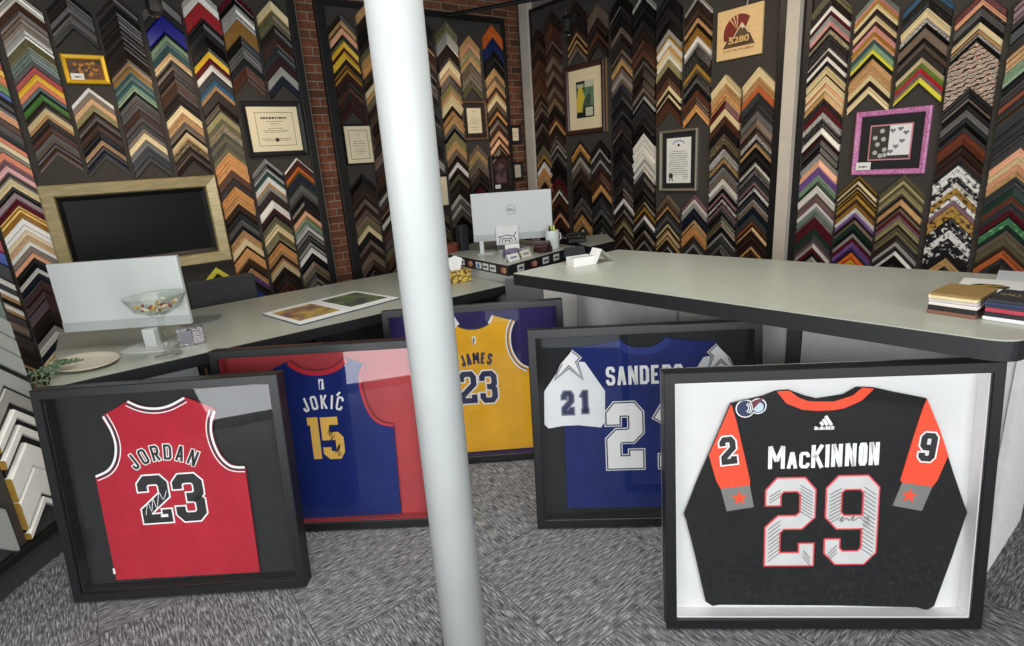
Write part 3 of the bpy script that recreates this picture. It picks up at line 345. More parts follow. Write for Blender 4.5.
TR = {'jordan': {'outL': [(0.3236, 0.7866), (0.2718, 0.7591), (0.2162, 0.7303), (0.2362, 0.6741), (0.2427, 0.6171), (0.2291, 0.561), (0.1978, 0.5201), (0.146, 0.4986)],
  'bot': [(0.1475, 0.0582), (0.7179, 0.0503)],
  'outR': [(0.7226, 0.4948), (0.6726, 0.5035), (0.638, 0.5455), (0.6208, 0.611), (0.6233, 0.6708), (0.6446, 0.7219), (0.593, 0.7569), (0.534, 0.7854)],
  'neck': [(0.534, 0.7854), (0.4727, 0.7586), (0.418, 0.7521), (0.3662, 0.7628), (0.3236, 0.7866)],
  'num2': [(0.3085, 0.4903), (0.4273, 0.4853), (0.2946, 0.2837), (0.4152, 0.2811)],
  'num3': [(0.433, 0.487), (0.5602, 0.4828), (0.4263, 0.2819), (0.5469, 0.2792)],
  'name': [(0.2987, 0.5702), (0.3218, 0.5074), (0.371, 0.5363), (0.4225, 0.5383), (0.4924, 0.5289), (0.52, 0.5096), (0.55, 0.5698), (0.4331, 0.6018)]},
 'jokic': {'neckR': [(0.4519, 0.7301), (0.4987, 0.7361), (0.5403, 0.7538), (0.573, 0.7818)],
  'neckL': [(0.339, 0.7785), (0.3688, 0.7534), (0.4066, 0.738), (0.4519, 0.7301)],
  'shR': [(0.573, 0.7818), (0.6635, 0.7402), (0.6413, 0.7048), (0.6356, 0.6515), (0.6455, 0.5834), (0.6668, 0.521), (0.7026, 0.4814), (0.7595, 0.4647)],
  'bot': [(0.7549, 0.0444), (0.2731, 0.0365)],
  'shL': [(0.339, 0.7785), (0.2657, 0.7492), (0.2687, 0.6717), (0.2714, 0.5901)],
  'logo': [(0.4473, 0.6922), (0.4694, 0.6438)],
  'name': [(0.3678, 0.6121), (0.3722, 0.5402), (0.4171, 0.5515), (0.4706, 0.552), (0.5154, 0.5359), (0.5385, 0.5926), (0.4587, 0.6207)],
  'n1': [(0.3742, 0.5181), (0.4299, 0.5186), (0.377, 0.3223), (0.4163, 0.3226)],
  'n5': [(0.4367, 0.5196), (0.5298, 0.516), (0.4266, 0.3198), (0.526, 0.317)]},
 'james': {'neck': [(0.4591, 0.7229), (0.5012, 0.7269), (0.5445, 0.747), (0.5684, 0.7874)],
  'neckL': [(0.363, 0.778)],
  'sh': [(0.5684, 0.7874), (0.6851, 0.7471), (0.6629, 0.6993), (0.6564, 0.6357), (0.6685, 0.5775), (0.7, 0.5247), (0.7406, 0.4984)],
  'bot': [(0.3687, 0.046), (0.7318, 0.0436)],
  'logo': [(0.4524, 0.683), (0.4699, 0.6411)],
  'name': [(0.3885, 0.5879), (0.3934, 0.5205), (0.4576, 0.5322), (0.5237, 0.5222), (0.5419, 0.5763), (0.4661, 0.5942)],
  'n2': [(0.3668, 0.4979), (0.4651, 0.4933), (0.3654, 0.3224), (0.4534, 0.321)],
  'n3': [(0.4723, 0.4949), (0.5742, 0.4908), (0.4704, 0.3173), (0.5608, 0.3166)]},
 'sanders': {'neckL': [(0.1857, 0.7876), (0.3552, 0.7965), (0.3848, 0.8117), (0.4194, 0.7816), (0.4835, 0.7707)],
  'neckR': [(0.4489, 0.775), (0.5056, 0.7724), (0.5456, 0.7881), (0.5658, 0.8076), (0.5852, 0.7933), (0.7534, 0.789), (0.7783, 0.7705)],
  'sleeve': [(0.1852, 0.7775), (0.1221, 0.6893), (0.058, 0.5998), (0.0521, 0.4546), (0.07, 0.4364), (0.1309, 0.4461), (0.1977, 0.4465), (0.2937, 0.4333), (0.3111, 0.4591), (0.3158, 0.5929), (0.2353, 0.7216), (0.2157, 0.7238), (0.2013, 0.7244), (0.2211, 0.7424)],
  'star': [(0.1851, 0.7742), (0.2211, 0.7424), (0.2013, 0.7231), (0.2226, 0.6511), (0.1676, 0.7043), (0.1071, 0.6525), (0.1354, 0.7192)],
  'starR': [(0.7783, 0.7705), (0.7782, 0.7571), (0.7249, 0.7362), (0.7752, 0.7194), (0.7759, 0.6666), (0.817, 0.7), (0.8559, 0.669)],
  'slR': [(0.7049, 0.7078), (0.6791, 0.6678), (0.8559, 0.6661), (0.7783, 0.7705)],
  'bodyL': [(0.1368, 0.428), (0.1343, 0.0677)],
  'botR': [(0.5461, 0.0609)],
  'n2': [(0.3175, 0.5484), (0.4778, 0.5421), (0.3068, 0.2378), (0.4781, 0.2354)],
  'n1': [(0.5052, 0.5411), (0.5046, 0.2346)],
  'name': [(0.3227, 0.6976), (0.3199, 0.6165), (0.6258, 0.6907), (0.6245, 0.6109)],
  's2': [(0.128, 0.6025), (0.1863, 0.4914)],
  's1': [(0.2009, 0.6043), (0.2528, 0.4944)]},
 'mack': {'out': [(0.3556, 0.8055), (0.3153, 0.7899), (0.2166, 0.7689), (0.1486, 0.5983), (0.1136, 0.5119), (0.0694, 0.3894), (0.0771, 0.3676), (0.1082, 0.2263), (0.1399, 0.0681), (0.1616, 0.0525), (0.1839, 0.057), (0.5666, 0.0537), (0.819, 0.0469), (0.8509, 0.0358), (0.8732, 0.0514), (0.918, 0.2358), (0.9499, 0.3834), (0.9019, 0.5117), (0.8782, 0.5792), (0.8388, 0.6764), (0.8028, 0.7664), (0.7112, 0.7889), (0.6472, 0.8061)],
  'inneck': [(0.599, 0.8094), (0.5592, 0.7859), (0.5082, 0.7793), (0.48, 0.7755), (0.4418, 0.7871), (0.3937, 0.8078)],
  'colA': [(0.3556, 0.8055), (0.3852, 0.7658), (0.4335, 0.7435), (0.4813, 0.7378), (0.5286, 0.7389), (0.5609, 0.7439), (0.611, 0.7674), (0.6458, 0.8039)],
  'colB': [(0.6117, 0.809), (0.5848, 0.785), (0.5394, 0.7699), (0.5276, 0.7662), (0.4518, 0.7703), (0.4229, 0.7826), (0.3937, 0.8067)],
  'slL': [(0.2166, 0.7689), (0.2341, 0.708), (0.2521, 0.6278), (0.2782, 0.5083), (0.2775, 0.4922), (0.1859, 0.4815), (0.1712, 0.5106), (0.1486, 0.5983)],
  'cuffL': [(0.1859, 0.4815), (0.2775, 0.4922), (0.2916, 0.4157), (0.2056, 0.4018)],
  'starL': [(0.2452, 0.448)],
  'slR': [(0.8028, 0.7664), (0.8471, 0.6649), (0.8782, 0.5792), (0.8509, 0.4959), (0.8375, 0.4751), (0.7466, 0.4914), (0.7403, 0.4984), (0.7704, 0.6389), (0.7924, 0.7336)],
  'cuffR': [(0.7466, 0.4914), (0.8375, 0.4751), (0.8113, 0.3927), (0.7223, 0.4132)],
  'starR': [(0.7703, 0.4467)],
  'name': [(0.3328, 0.623), (0.3367, 0.545), (0.6714, 0.6303), (0.6742, 0.5539)],
  'ac': [(0.3917, 0.6001), (0.393, 0.5448), (0.4594, 0.601), (0.461, 0.5464)],
  'n2': [(0.3263, 0.5167), (0.4852, 0.5132), (0.3349, 0.2017), (0.4932, 0.2017)],
  'n9': [(0.5125, 0.5218), (0.6746, 0.5181), (0.5397, 0.2065), (0.6802, 0.2105)],
  's2': [(0.1683, 0.6569), (0.2296, 0.6658), (0.1909, 0.5593), (0.2477, 0.5742), (0.2079, 0.6129)],
  's9': [(0.7919, 0.6609), (0.8527, 0.6563), (0.7775, 0.5646), (0.8368, 0.5545), (0.8154, 0.6093)],
  'adi': [(0.4725, 0.7163), (0.5334, 0.6764)],
  'patch': [(0.2334, 0.7813), (0.3164, 0.7238), (0.2579, 0.7545), (0.2989, 0.7635)],
  'inner': [(0.049, 0.8331), (0.9964, 0.8397), (1.003, -0.006), (0.0468, -0.0073)]}}
# ------------------------------------------------------------ setting
def carpet():
    m = bpy.data.materials.new('carpet'); m.use_nodes = True; nt = m.node_tree; b = nt.nodes['Principled BSDF']; N = nt.nodes.new; Lk = nt.links.new
    tc = N('ShaderNodeTexCoord'); sp = N('ShaderNodeSeparateXYZ'); Lk(tc.outputs['Object'], sp.inputs[0])
    def math_(op, a, bb=None):
        n = N('ShaderNodeMath'); n.operation = op
        for i, v in enumerate((a, bb)):
            if v is None: continue
            if isinstance(v, (int, float)): n.inputs[i].default_value = v
            else: Lk(v, n.inputs[i])
        return n.outputs[0]
    tx = math_('DIVIDE', math_('ADD', sp.outputs[0], .25), .61); ty = math_('DIVIDE', math_('ADD', sp.outputs[1], -1.07), .61)
    par = math_('MODULO', math_('ABSOLUTE', math_('ADD', math_('ADD', math_('FLOOR', tx), math_('FLOOR', ty)), 40)), 2)
    def streak(sx, sy, sc):
        mp = N('ShaderNodeMapping'); mp.inputs['Scale'].default_value = (sx, sy, 1); Lk(tc.outputs['Object'], mp.inputs[0])
        n = N('ShaderNodeTexNoise'); n.inputs['Scale'].default_value = sc; n.inputs['Detail'].default_value = 5; n.inputs['Roughness'].default_value = .72; Lk(mp.outputs[0], n.inputs[0]); return n.outputs[0]
    mx = N('ShaderNodeMix'); Lk(par, mx.inputs[0]); Lk(streak(1, 9, 20), mx.inputs[2]); Lk(streak(9, 1, 20), mx.inputs[3])
    fine = N('ShaderNodeTexNoise'); fine.inputs['Scale'].default_value = 260; fine.inputs['Detail'].default_value = 2; Lk(tc.outputs['Object'], fine.inputs[0])
    sm = math_('ADD', math_('MULTIPLY', mx.outputs[0], .78), math_('MULTIPLY', fine.outputs[0], .22))
    rp = N('ShaderNodeValToRGB'); e = rp.color_ramp.elements
    e[0].position = .36; e[0].color = (*lin((44, 44, 46)), 1); e[1].position = .62; e[1].color = (*lin((182, 182, 180)), 1)
    x = e.new(.49); x.color = (*lin((98, 98, 98)), 1)
    Lk(sm, rp.inputs[0])
    fx = math_('ABSOLUTE', math_('SUBTRACT', math_('FRACT', tx), .5)); fy = math_('ABSOLUTE', math_('SUBTRACT', math_('FRACT', ty), .5))
    seam = math_('GREATER_THAN', math_('MAXIMUM', fx, fy), .4965)
    m2 = N('ShaderNodeMix'); m2.data_type = 'RGBA'; Lk(math_('MULTIPLY', seam, .6), m2.inputs[0]); Lk(rp.outputs[0], m2.inputs[6]); m2.inputs[7].default_value = (.03, .03, .03, 1)
    Lk(m2.outputs[2], b.inputs['Base Color']); b.inputs['Roughness'].default_value = .95; b.inputs['Specular IOR Level'].default_value = .1
    bp = N('ShaderNodeBump'); bp.inputs['Strength'].default_value = .6; bp.inputs['Distance'].default_value = .006; Lk(sm, bp.inputs['Height']); Lk(bp.outputs[0], b.inputs['Normal'])
    return m
def brick():
    m = bpy.data.materials.new('brick'); m.use_nodes = True; nt = m.node_tree; b = nt.nodes['Principled BSDF']; N = nt.nodes.new; Lk = nt.links.new
    tc = N('ShaderNodeTexCoord'); sp = N('ShaderNodeSeparateXYZ'); Lk(tc.outputs['Object'], sp.inputs[0]); cb = N('ShaderNodeCombineXYZ'); Lk(sp.outputs[0], cb.inputs[0]); Lk(sp.outputs[2], cb.inputs[1])
    br = N('ShaderNodeTexBrick'); Lk(cb.outputs[0], br.inputs[0]); br.inputs['Scale'].default_value = 1; br.inputs['Brick Width'].default_value = .2; br.inputs['Row Height'].default_value = .066
    br.inputs['Mortar Size'].default_value = .0045; br.inputs['Mortar Smooth'].default_value = .3; br.inputs['Bias'].default_value = -.2
    br.inputs['Color1'].default_value = (*lin((146, 88, 58)), 1); br.inputs['Color2'].default_value = (*lin((92, 58, 42)), 1); br.inputs['Mortar'].default_value = (*lin((176, 162, 144)), 1)
    nz = N('ShaderNodeTexNoise'); nz.inputs['Scale'].default_value = 14; Lk(tc.outputs['Object'], nz.inputs[0])
    mx = N('ShaderNodeMix'); mx.data_type = 'RGBA'; mx.blend_type = 'MULTIPLY'; mx.inputs[0].default_value = .6; Lk(br.outputs[0], mx.inputs[6]); Lk(nz.outputs[0], mx.inputs[7]); Lk(mx.outputs[2], b.inputs['Base Color'])
    b.inputs['Roughness'].default_value = .9
    bp = N('ShaderNodeBump'); bp.invert = True; bp.inputs['Strength'].default_value = .8; bp.inputs['Distance'].default_value = .01; Lk(br.outputs['Fac'], bp.inputs['Height']); Lk(bp.outputs[0], b.inputs['Normal'])
    return m
struct(MB().box((-3.2, -3.2, -.1), (4.25, 5.15, 0)).build('floor', carpet()))
struct(MB().box((-3.2, -3.2, 3.3), (4.25, 5.15, 3.4)).build('ceiling', mat('ceiling_black', (38, 36, 35), .9)))
struct(MB().box((-3.2, 5.03, 0), (4.25, 5.15, 3.3)).build('wall_left', brick()))
struct(MB().box((4.13, -3.2, 0), (4.25, 5.03, 3.3)).build('wall_right', mat('plaster', (120, 116, 108), .9, var=.05)))
struct(MB().box((4.06, 4.80, 0), (4.13, 4.935, 3.3)).build('trim_1', mat('pillar_cream', (205, 196, 182), .7, var=.06, scale=6), bevel=.004))
struct(MB().box((4.03, 2.025, 0), (4.13, 2.112, 3.3)).build('trim_2', mat('pillar_cream', (0, 0, 0)), bevel=.004))
struct(MB().box((-3.2, 5.015, 0), (4.13, 5.03, .1)).build('baseboard_left', BLK()))
struct(MB().box((4.115, -3.2, 0), (4.13, 4.8, .1)).build('baseboard_right', BLK()))
# shop front behind the viewer: low wall, piers and lintel round the open daylight window; side wall
PLS = mat('plaster_shop', (150, 146, 140), .9, var=.05)
struct(MB().box((-3.2, -3.32, 0), (4.13, -3.2, .45)).box((-3.2, -3.32, 2.95), (4.13, -3.2, 3.3)).box((2.6, -3.32, .45), (4.13, -3.2, 2.95)).build('wall_front', PLS))
struct(MB().box((-3.32, -3.32, 0), (-3.2, 5.15, 3.3)).build('wall_side', PLS))
# column in the foreground
pole = thing('support_pole', 'round white painted steel pole rising in front of the framed jerseys', 'pole', (.73, 1.357, 0))
PW = mat('pole_white', (206, 209, 207), .42, var=.04, scale=5, bump=.12, bscale=60)
MB().lathe([(0, 0), (.07, 0), (.07, 3.3), (0, 3.3)], seg=48).build('shaft', PW, pole, smooth=False)
for p in pole.children[0].data.polygons: p.use_smooth = abs(p.normal.z) < .5
MB().lathe([(.0705, 3.24), (.1, 3.24), (.1, 3.299), (.0705, 3.299)], seg=32).build('top_collar', PW, pole)
# display boards
FELT = lambda: mat('board_felt', (64, 60, 55), .95, var=.12, scale=60, bump=.4, bscale=400)
def board(label, wall, u0, u1, z0, z1, fl, fr, ft, t=.03, line=False):
    if wall == 'L': o = thing('display_board', label, 'display board', ((u0+u1)/2, 5.03, z0)); W = u1-u0
    else: o = thing('display_board', label, 'display board', (4.13, (u0+u1)/2, z0), R(-90)); W = u0-u1
    hh = z1-z0
    MB().box((-W/2+fl, -t, 0), (W/2-fr, 0, hh-ft)).build('felt_panel', FELT(), o)
    BF = mat('board_frame_black', (24, 23, 23), .45)
    if fl: MB().box((-W/2, -t-.02, 0), (-W/2+fl, 0, hh)).build('side_rail', BF, o, bevel=.004)
    if fr: MB().box((W/2-fr, -t-.02, 0), (W/2, 0, hh)).build('side_rail', BF, o, bevel=.004)
    if ft: MB().box((-W/2+fl, -t-.02, hh-ft), (W/2-fr, 0, hh)).build('top_rail', BF, o, bevel=.004)
    if line: MB().box((W/2, -t-.02, 0), (W/2+.006, 0, hh)).build('edge_strip', mat('edge_light', (120, 112, 100), .5), o)
    return o
board('large dark felt sample board behind the television on the left wall', 'L', -2.2, 1.79, .3, 3.2, .05, .06, .05, line=True)
board('black-framed sample board on the brick wall behind the pole', 'L', 1.955, 3.91, .3, 2.945, .075, .04, .05)
board('dark felt sample board between the corner post and the white pillar', 'R', 4.80, 2.112, .3, 3.0, .014, .077, .03)
board('dark felt sample board right of the white pillar', 'R', 2.025, .625, .3, 3.2, .055, .05, .05)
# ------------------------------------------------------------ corner samples
PAL = dict(ggp=((178, 182, 174), 'pale silver'), side=((46, 38, 34), 'side'), black=((26, 24, 24), 'black'), char=((50, 47, 45), 'charcoal'), dbr=((58, 44, 36), 'dark brown'), br=((90, 66, 50), 'brown'), rst=((200, 112, 64), 'rust orange'), rbr=((106, 66, 47), 'reddish brown'),
 tpe=((132, 114, 98), 'taupe'), gry=((118, 114, 109), 'grey'), slt=((66, 68, 69), 'slate'), slv=((196, 192, 184), 'silver'), wht=((240, 236, 226), 'white'), crm=((236, 216, 170), 'cream'),
 tan=((206, 164, 112), 'tan'), org=((230, 120, 54), 'orange'), burl=((226, 168, 104), 'honey burl'), gold=((204, 162, 76), 'gold'), must=((168, 124, 54), 'mustard'), yel=((246, 206, 62), 'yellow'),
 olv=((122, 116, 84), 'olive'), khk=((166, 156, 112), 'khaki'), red=((186, 34, 38), 'red'), mar=((112, 34, 46), 'maroon'), dmar=((70, 34, 34), 'dark maroon'), pnk=((236, 172, 166), 'pink'),
 pch=((242, 184, 146), 'peach'), mve=((146, 112, 118), 'mauve'), pur=((138, 102, 166), 'purple'), blu=((50, 84, 176), 'blue'), nblu=((34, 52, 110), 'navy blue'), rblu=((4, 12, 156), 'royal blue'),
 sky=((70, 106, 134), 'steel blue'), teal=((70, 106, 106), 'teal'), mnt=((144, 172, 142), 'mint green'), grn=((98, 150, 68), 'green'), dgr=((44, 70, 56), 'dark green'), nvy=((34, 42, 60), 'navy'),
 ggr=((134, 148, 138), 'grey green'), lime=((240, 232, 84), 'lemon yellow'), crl=((226, 70, 74), 'coral red'), olg=((112, 138, 58), 'olive green'), cop=((150, 84, 58), 'copper'), grm=((70, 128, 84), 'green marbled'),
 spk=((206, 202, 196), 'speckled silver'), spk2=((196, 182, 150), 'speckled beige'), spb=((44, 40, 40), 'speckled black'), spb2=((96, 82, 60), 'speckled bronze'), spr=((122, 30, 44), 'speckled red'), spp=((84, 56, 120), 'speckled purple'),
 chk=((150, 150, 148), 'checkered grey'), mbw=((238, 234, 226), 'white marbled'), mbb=((34, 32, 34), 'black marbled'), gmb=((200, 160, 78), 'gold marbled'), wov=((222, 206, 180), 'red and cream woven-pattern'))
PAT = dict(spk=((70, 66, 64), 160, (.5, .58)), spk2=((90, 78, 62), 140, (.5, .6)), spb=((150, 146, 140), 160, (.6, .66)), spb2=((200, 184, 140), 140, (.55, .62)), spr=((36, 22, 26), 120, (.5, .6)), spp=((30, 22, 40), 120, (.5, .6)),
 chk=((60, 58, 58), 120, (.48, .52)), mbw=((70, 66, 66), 45, (.53, .6)), mbb=((225, 222, 215), 50, (.56, .6)), gmb=((84, 58, 36), 45, (.5, .6)), grm=((150, 196, 150), 60, (.55, .62)), burl=((186, 118, 62), 40, (.55, .75)))
def woven():
    m = bpy.data.materials.new('sample_wov'); m.use_nodes = True; nt = m.node_tree; b = nt.nodes['Principled BSDF']; N = nt.nodes.new; Lk = nt.links.new
    tc = N('ShaderNodeTexCoord'); mp = N('ShaderNodeMapping'); mp.inputs['Rotation'].default_value = (0, R(20), 0); Lk(tc.outputs['Object'], mp.inputs[0])
    wv = N('ShaderNodeTexWave'); wv.wave_type = 'BANDS'; wv.bands_direction = 'Z'; wv.inputs['Scale'].default_value = 13; wv.inputs['Distortion'].default_value = 5; wv.inputs['Detail Scale'].default_value = 3; Lk(mp.outputs[0], wv.inputs[0])
    rp = N('ShaderNodeValToRGB'); rp.color_ramp.interpolation = 'CONSTANT'; e = rp.color_ramp.elements
    e[0].color = (*lin((40, 34, 30)), 1); e[1].position = .3; e[1].color = (*lin((224, 208, 180)), 1)
    for p, c in ((.55, (196, 76, 56)), (.75, (230, 214, 190)), (.9, (120, 130, 120))): x = e.new(p); x.color = (*lin(c), 1)
    Lk(wv.outputs[0], rp.inputs[0]); Lk(rp.outputs[0], b.inputs['Base Color']); b.inputs['Roughness'].default_value = .5; return m
def pm(n):
    k = 'sample_'+n
    if k in MATS: return MATS[k]
    if n == 'wov': MATS[k] = woven(); return MATS[k]
    c = PAL[n][0]; g_ = sum(c)/3; c = tuple(255*((g_+(v-g_)*.94)/255)**1.17 for v in c)
    if n in PAT:
        c2, sc, th = PAT[n]; c2 = tuple(255*(v/255)**1.15 for v in c2); return mat(k, c, .42, c2=c2, scale=sc, thr=th)
    met = .35 if n in ('slv', 'gold', 'cop') else 0
    return mat(k, c, .36, metal=met, var=.05 if g_ > 170 else .16, scale=45)
PROF = [  # (position across 0..1, height 0..1, lip?)
 [(0, 0), (0, .85), (.08, 1), (.9, 1), (1, .85), (1, 0)],
 [(0, 0), (0, 1), (.1, 1), (.72, .55), (.8, .68), (.96, .62), (1, 0)],
 [(0, 0), (0, .45), (.1, .5), (.7, .95), (.78, 1), (1, .92), (1, 0)],
 [(0, 0), (0, .9), (.18, 1), (.3, .8), (.55, .62), (.8, .75), (1, .7), (1, 0)],
 [(0, 0), (0, 1), (.3, 1), (.34, .7), (.9, .7), (1, .55), (1, 0)],
 [(0, 0), (0, .8), (.14, 1), (.26, .95), (.3, .5), (.36, .5), (.42, .85), (.7, .7), (.76, .4), (.82, .62), (1, .55), (1, 0)],
 [(0, 0), (0, 1), (.2, 1), (.24, .55), (.3, .75), (.6, .6), (.64, .3), (1, .3), (1, 0)]]
LIP = {'dbr': ['br', 'black'], 'black': ['char', 'gry'], 'br': ['tan', 'dbr'], 'rbr': ['dbr'], 'tpe': ['slv', 'br'], 'gry': ['slv', 'slt'], 'slv': ['wht', 'gry'], 'slt': ['slv', 'black'],
       'tan': ['crm', 'br'], 'crm': ['tan', 'wht'], 'gold': ['br', 'yel'], 'olv': ['khk', 'dbr'], 'char': ['slt', 'black', 'tpe'], 'khk': ['olv', 'crm'], 'mar': ['black', 'dmar'], 'nvy': ['slt', 'black'], 'wht': ['wht', 'slv']}
def chevron(mb, w, drop, t, prof, lip=False, O=(0, 0, 0), ex=(1, 0, 0), ey=(0, 1, 0), m0=0, m1=0, ms=None):
    O = Vector(O); ex = Vector(ex); ey = Vector(ey); n = len(prof); vs = []
    for sx in (-1, 0, 1):
        for s, h in prof: vs.append(O+ex*(sx*w/2)-ey*(h*t)+Vector((0, 0, -abs(sx)*w/2-s*drop)))
    k = len(mb.v); mb.v += [tuple(v) for v in vs]
    for a in (0, 1):
        for i in range(n-1):
            mb.f.append([k+a*n+i, k+a*n+i+1, k+(a+1)*n+i+1, k+(a+1)*n+i]); mb.mi.append(ms if ms is not None and i == n-2 else m1 if lip and i >= n-3 else m0)
    mb.f.append([k+i for i in range(n)]); mb.mi.append(m0); mb.f.append([k+2*n+i for i in reversed(range(n))]); mb.mi.append(m0)
ORD = ['first', 'second', 'third', 'fourth', 'fifth', 'sixth', 'seventh', 'eighth', 'ninth', 'tenth', 'eleventh', 'twelfth', 'thirteenth', 'fourteenth', 'fifteenth', 'sixteenth']
def sample_label(seq, i, phrase):
    n = seq[i]; word = PAL[n][1]
    if n == 'wov': return 'wide red and cream woven-pattern corner sample, '+phrase
    same = [k for k in range(len(seq)) if seq[k] == n]
    if len(same) == 1:
        return '%s corner sample%s, %s' % (word, (' under the '+PAL[seq[i-1]][1]+' one') if i else ' at the top', phrase)
    q = same.index(i)
    return '%s %s corner sample from the top, %s' % (ORD[min(q, 15)] if q < len(same)-1 or q < 2 else 'lowest', word, phrase)
GRP = 'moulding corner samples on the display boards'
rest = MB(); rest_m = ['side']
flat = sorted([int(it.split(':')[2]) for c in COLS if c[0] != 'c' for it in c[6].split()], reverse=True); THR = flat[287]
count = 0
for key, wall, c, wd, phrase, zend, ent in COLS:
    its = [(float(a), n, int(p)) for a, n, p in (e.split(':') for e in ent.split())]
    seq = [n for a, n, p in its]
    ex = (1, 0, 0) if wall == 'L' else (0, -1, 0); ey = (0, 1, 0) if wall == 'L' else (1, 0, 0)
    for i, (z, n, px) in enumerate(its):
        nz = its[i+1][0] if i+1 < len(its) else zend
        rg = random.Random(hash((key == 'x', i, len(its), int(z*1000)))); drop = max(z-nz-.0015, .004)
        prof = PROF[0] if n in ('rblu', 'wov', 'red', 'blu', 'org') else rg.choice(PROF); t = .014+min(drop, .08)*.2+rg.random()*.005
        lp = rg.choice(LIP[n]) if n in LIP and rg.random() < .25 and drop > .022 else None
        ww = wd*(1-.012*rg.random()); O = (c, 4.9992, z) if wall == 'L' else (4.0992, c, z)
        if key != 'c' and px >= THR and count < 288:
            count += 1
            mb = MB(); chevron(mb, ww, drop, t, prof, bool(lp), m1=1, ms=2)  # dark inner edge: raw wood, with gap shadow put into its colour
            o = mb.build('moulding_corner_sample', [pm(n), pm(lp or n), pm('side')])
            o.location = O; o.rotation_euler = (0, 0, 0 if wall == 'L' else R(-90))
            tag(o, sample_label(seq, i, phrase), 'corner sample', GRP)
        else:
            for q in (n, lp):
                if q and q not in rest_m: rest_m.append(q)
            chevron(rest, ww, drop, t, prof, bool(lp), O, ex, ey, rest_m.index(n), rest_m.index(lp) if lp else 0, 0)
o = rest.build('moulding_corner_samples', [pm(n) for n in rest_m]); o['kind'] = 'stuff'
tag(o, 'the many smaller moulding corner samples filling the wall boards', 'corner samples', GRP)
# small yellow V poking up under the television, above the office chair
o = MB(); chevron(o, .235, .05, .016, PROF[0]); o = o.build('moulding_corner_sample', pm('lime')); o.location = (.835, 4.999, .90)
tag(o, 'lemon yellow corner sample under the television, just over the chair back', 'corner sample', GRP)
# low board of big white samples at the desk's left end
BA = 50; bx = Vector((math.cos(R(BA)), math.sin(R(BA)), 0)); BQ = Vector((-.4158, 2.9495, 0))
lb = thing('floor_display', 'black floor display with curved foot left of the desk', 'display stand', BQ, R(BA))
MB().box((-.75, .0, .1), (.195, .03, 1.30)).build('felt_panel', FELT(), lb)
MB().box((-.75, -.03, .115), (.20, .0, .15)).build('lower_rail', BLK(), lb, bevel=.004)
arc = [(-.75, -.06), (-.6, -.035), (-.45, -.015), (-.3, -.004), (-.15, .0), (0, -.004), (.12, -.015), (.2, -.03), (.2, .12), (-.75, .12)]
MB().prism(arc, 0, .115).build('curved_foot', mat('kick_black', (52, 52, 52), .85, var=.15, scale=40), lb)
seq = [(1.25, 'ggr', .085), (1.16, 'ggp', .075), (1.08, 'ggp', .075), (1.0, 'ggp', .08), (.915, 'black', .02), (.89, 'ggp', .075), (.815, 'black', .012), (.802, 'slv', .062), (.738, 'char', .028), (.707, 'wht', .036), (.669, 'black', .03), (.637, 'wht', .04), (.594, 'black', .035), (.555, 'wht', .11), (.442, 'wht', .128), (.312, 'black', .014), (.297, 'wht', .03)]
LB = ['topmost grey green corner sample on the low display left of the desk', 'uppermost of three touching pale silver corner samples, top of low display', 'middle one of three touching pale silver corner samples on low display',
      'lowest of three touching pale silver corner samples on low display', 'black corner sample directly over the single pale silver one, low display', 'single pale silver corner sample between two black ones, low display',
      'thin black corner sample just over the framelike silver one, low display', 'framelike silver corner sample above the charcoal gap, low display', 'charcoal corner sample on the low display left of the desk',
      'uppermost white corner sample on the low display, under the charcoal one', 'black corner sample between the two uppermost white ones, low display', 'second white corner sample from the top of the low display',
      'black corner sample just above the two broad white ones, low display', 'upper of two broad white gilt-ended corner samples on low display', 'lower of two broad white gilt-ended corner samples on low display',
      'thin black corner sample below the two broad white ones, low display', 'narrow white corner sample at the very bottom of the low display']
for (z, n, dr), l in zip(seq, LB):
    mb = MB(); chevron(mb, .215, dr, .03 if n == 'wht' else .02 if n in ('slv', 'ggp') else .01, PROF[0], m1=0)
    if n == 'wht': mb.mi[-2] = 1
    o = mb.build('moulding_corner_sample', [pm(n), pm('gold')]); o.location = BQ+bx*.068+Vector((0, 0, z)); o.rotation_euler = (0, 0, R(BA))
    tag(o, l, 'corner sample', 'white and silver samples on the low display')
o = MB(); chevron(o, .215, .20, .02, PROF[0]); o = o.build('moulding_corner_sample', pm('ggp')); o.location = BQ-bx*.20+Vector((0, 0, .45)); o.rotation_euler = (0, 0, R(BA))
tag(o, 'broad silver corner sample at the photo edge, second column of low display', 'corner sample', 'white and silver samples on the low display')
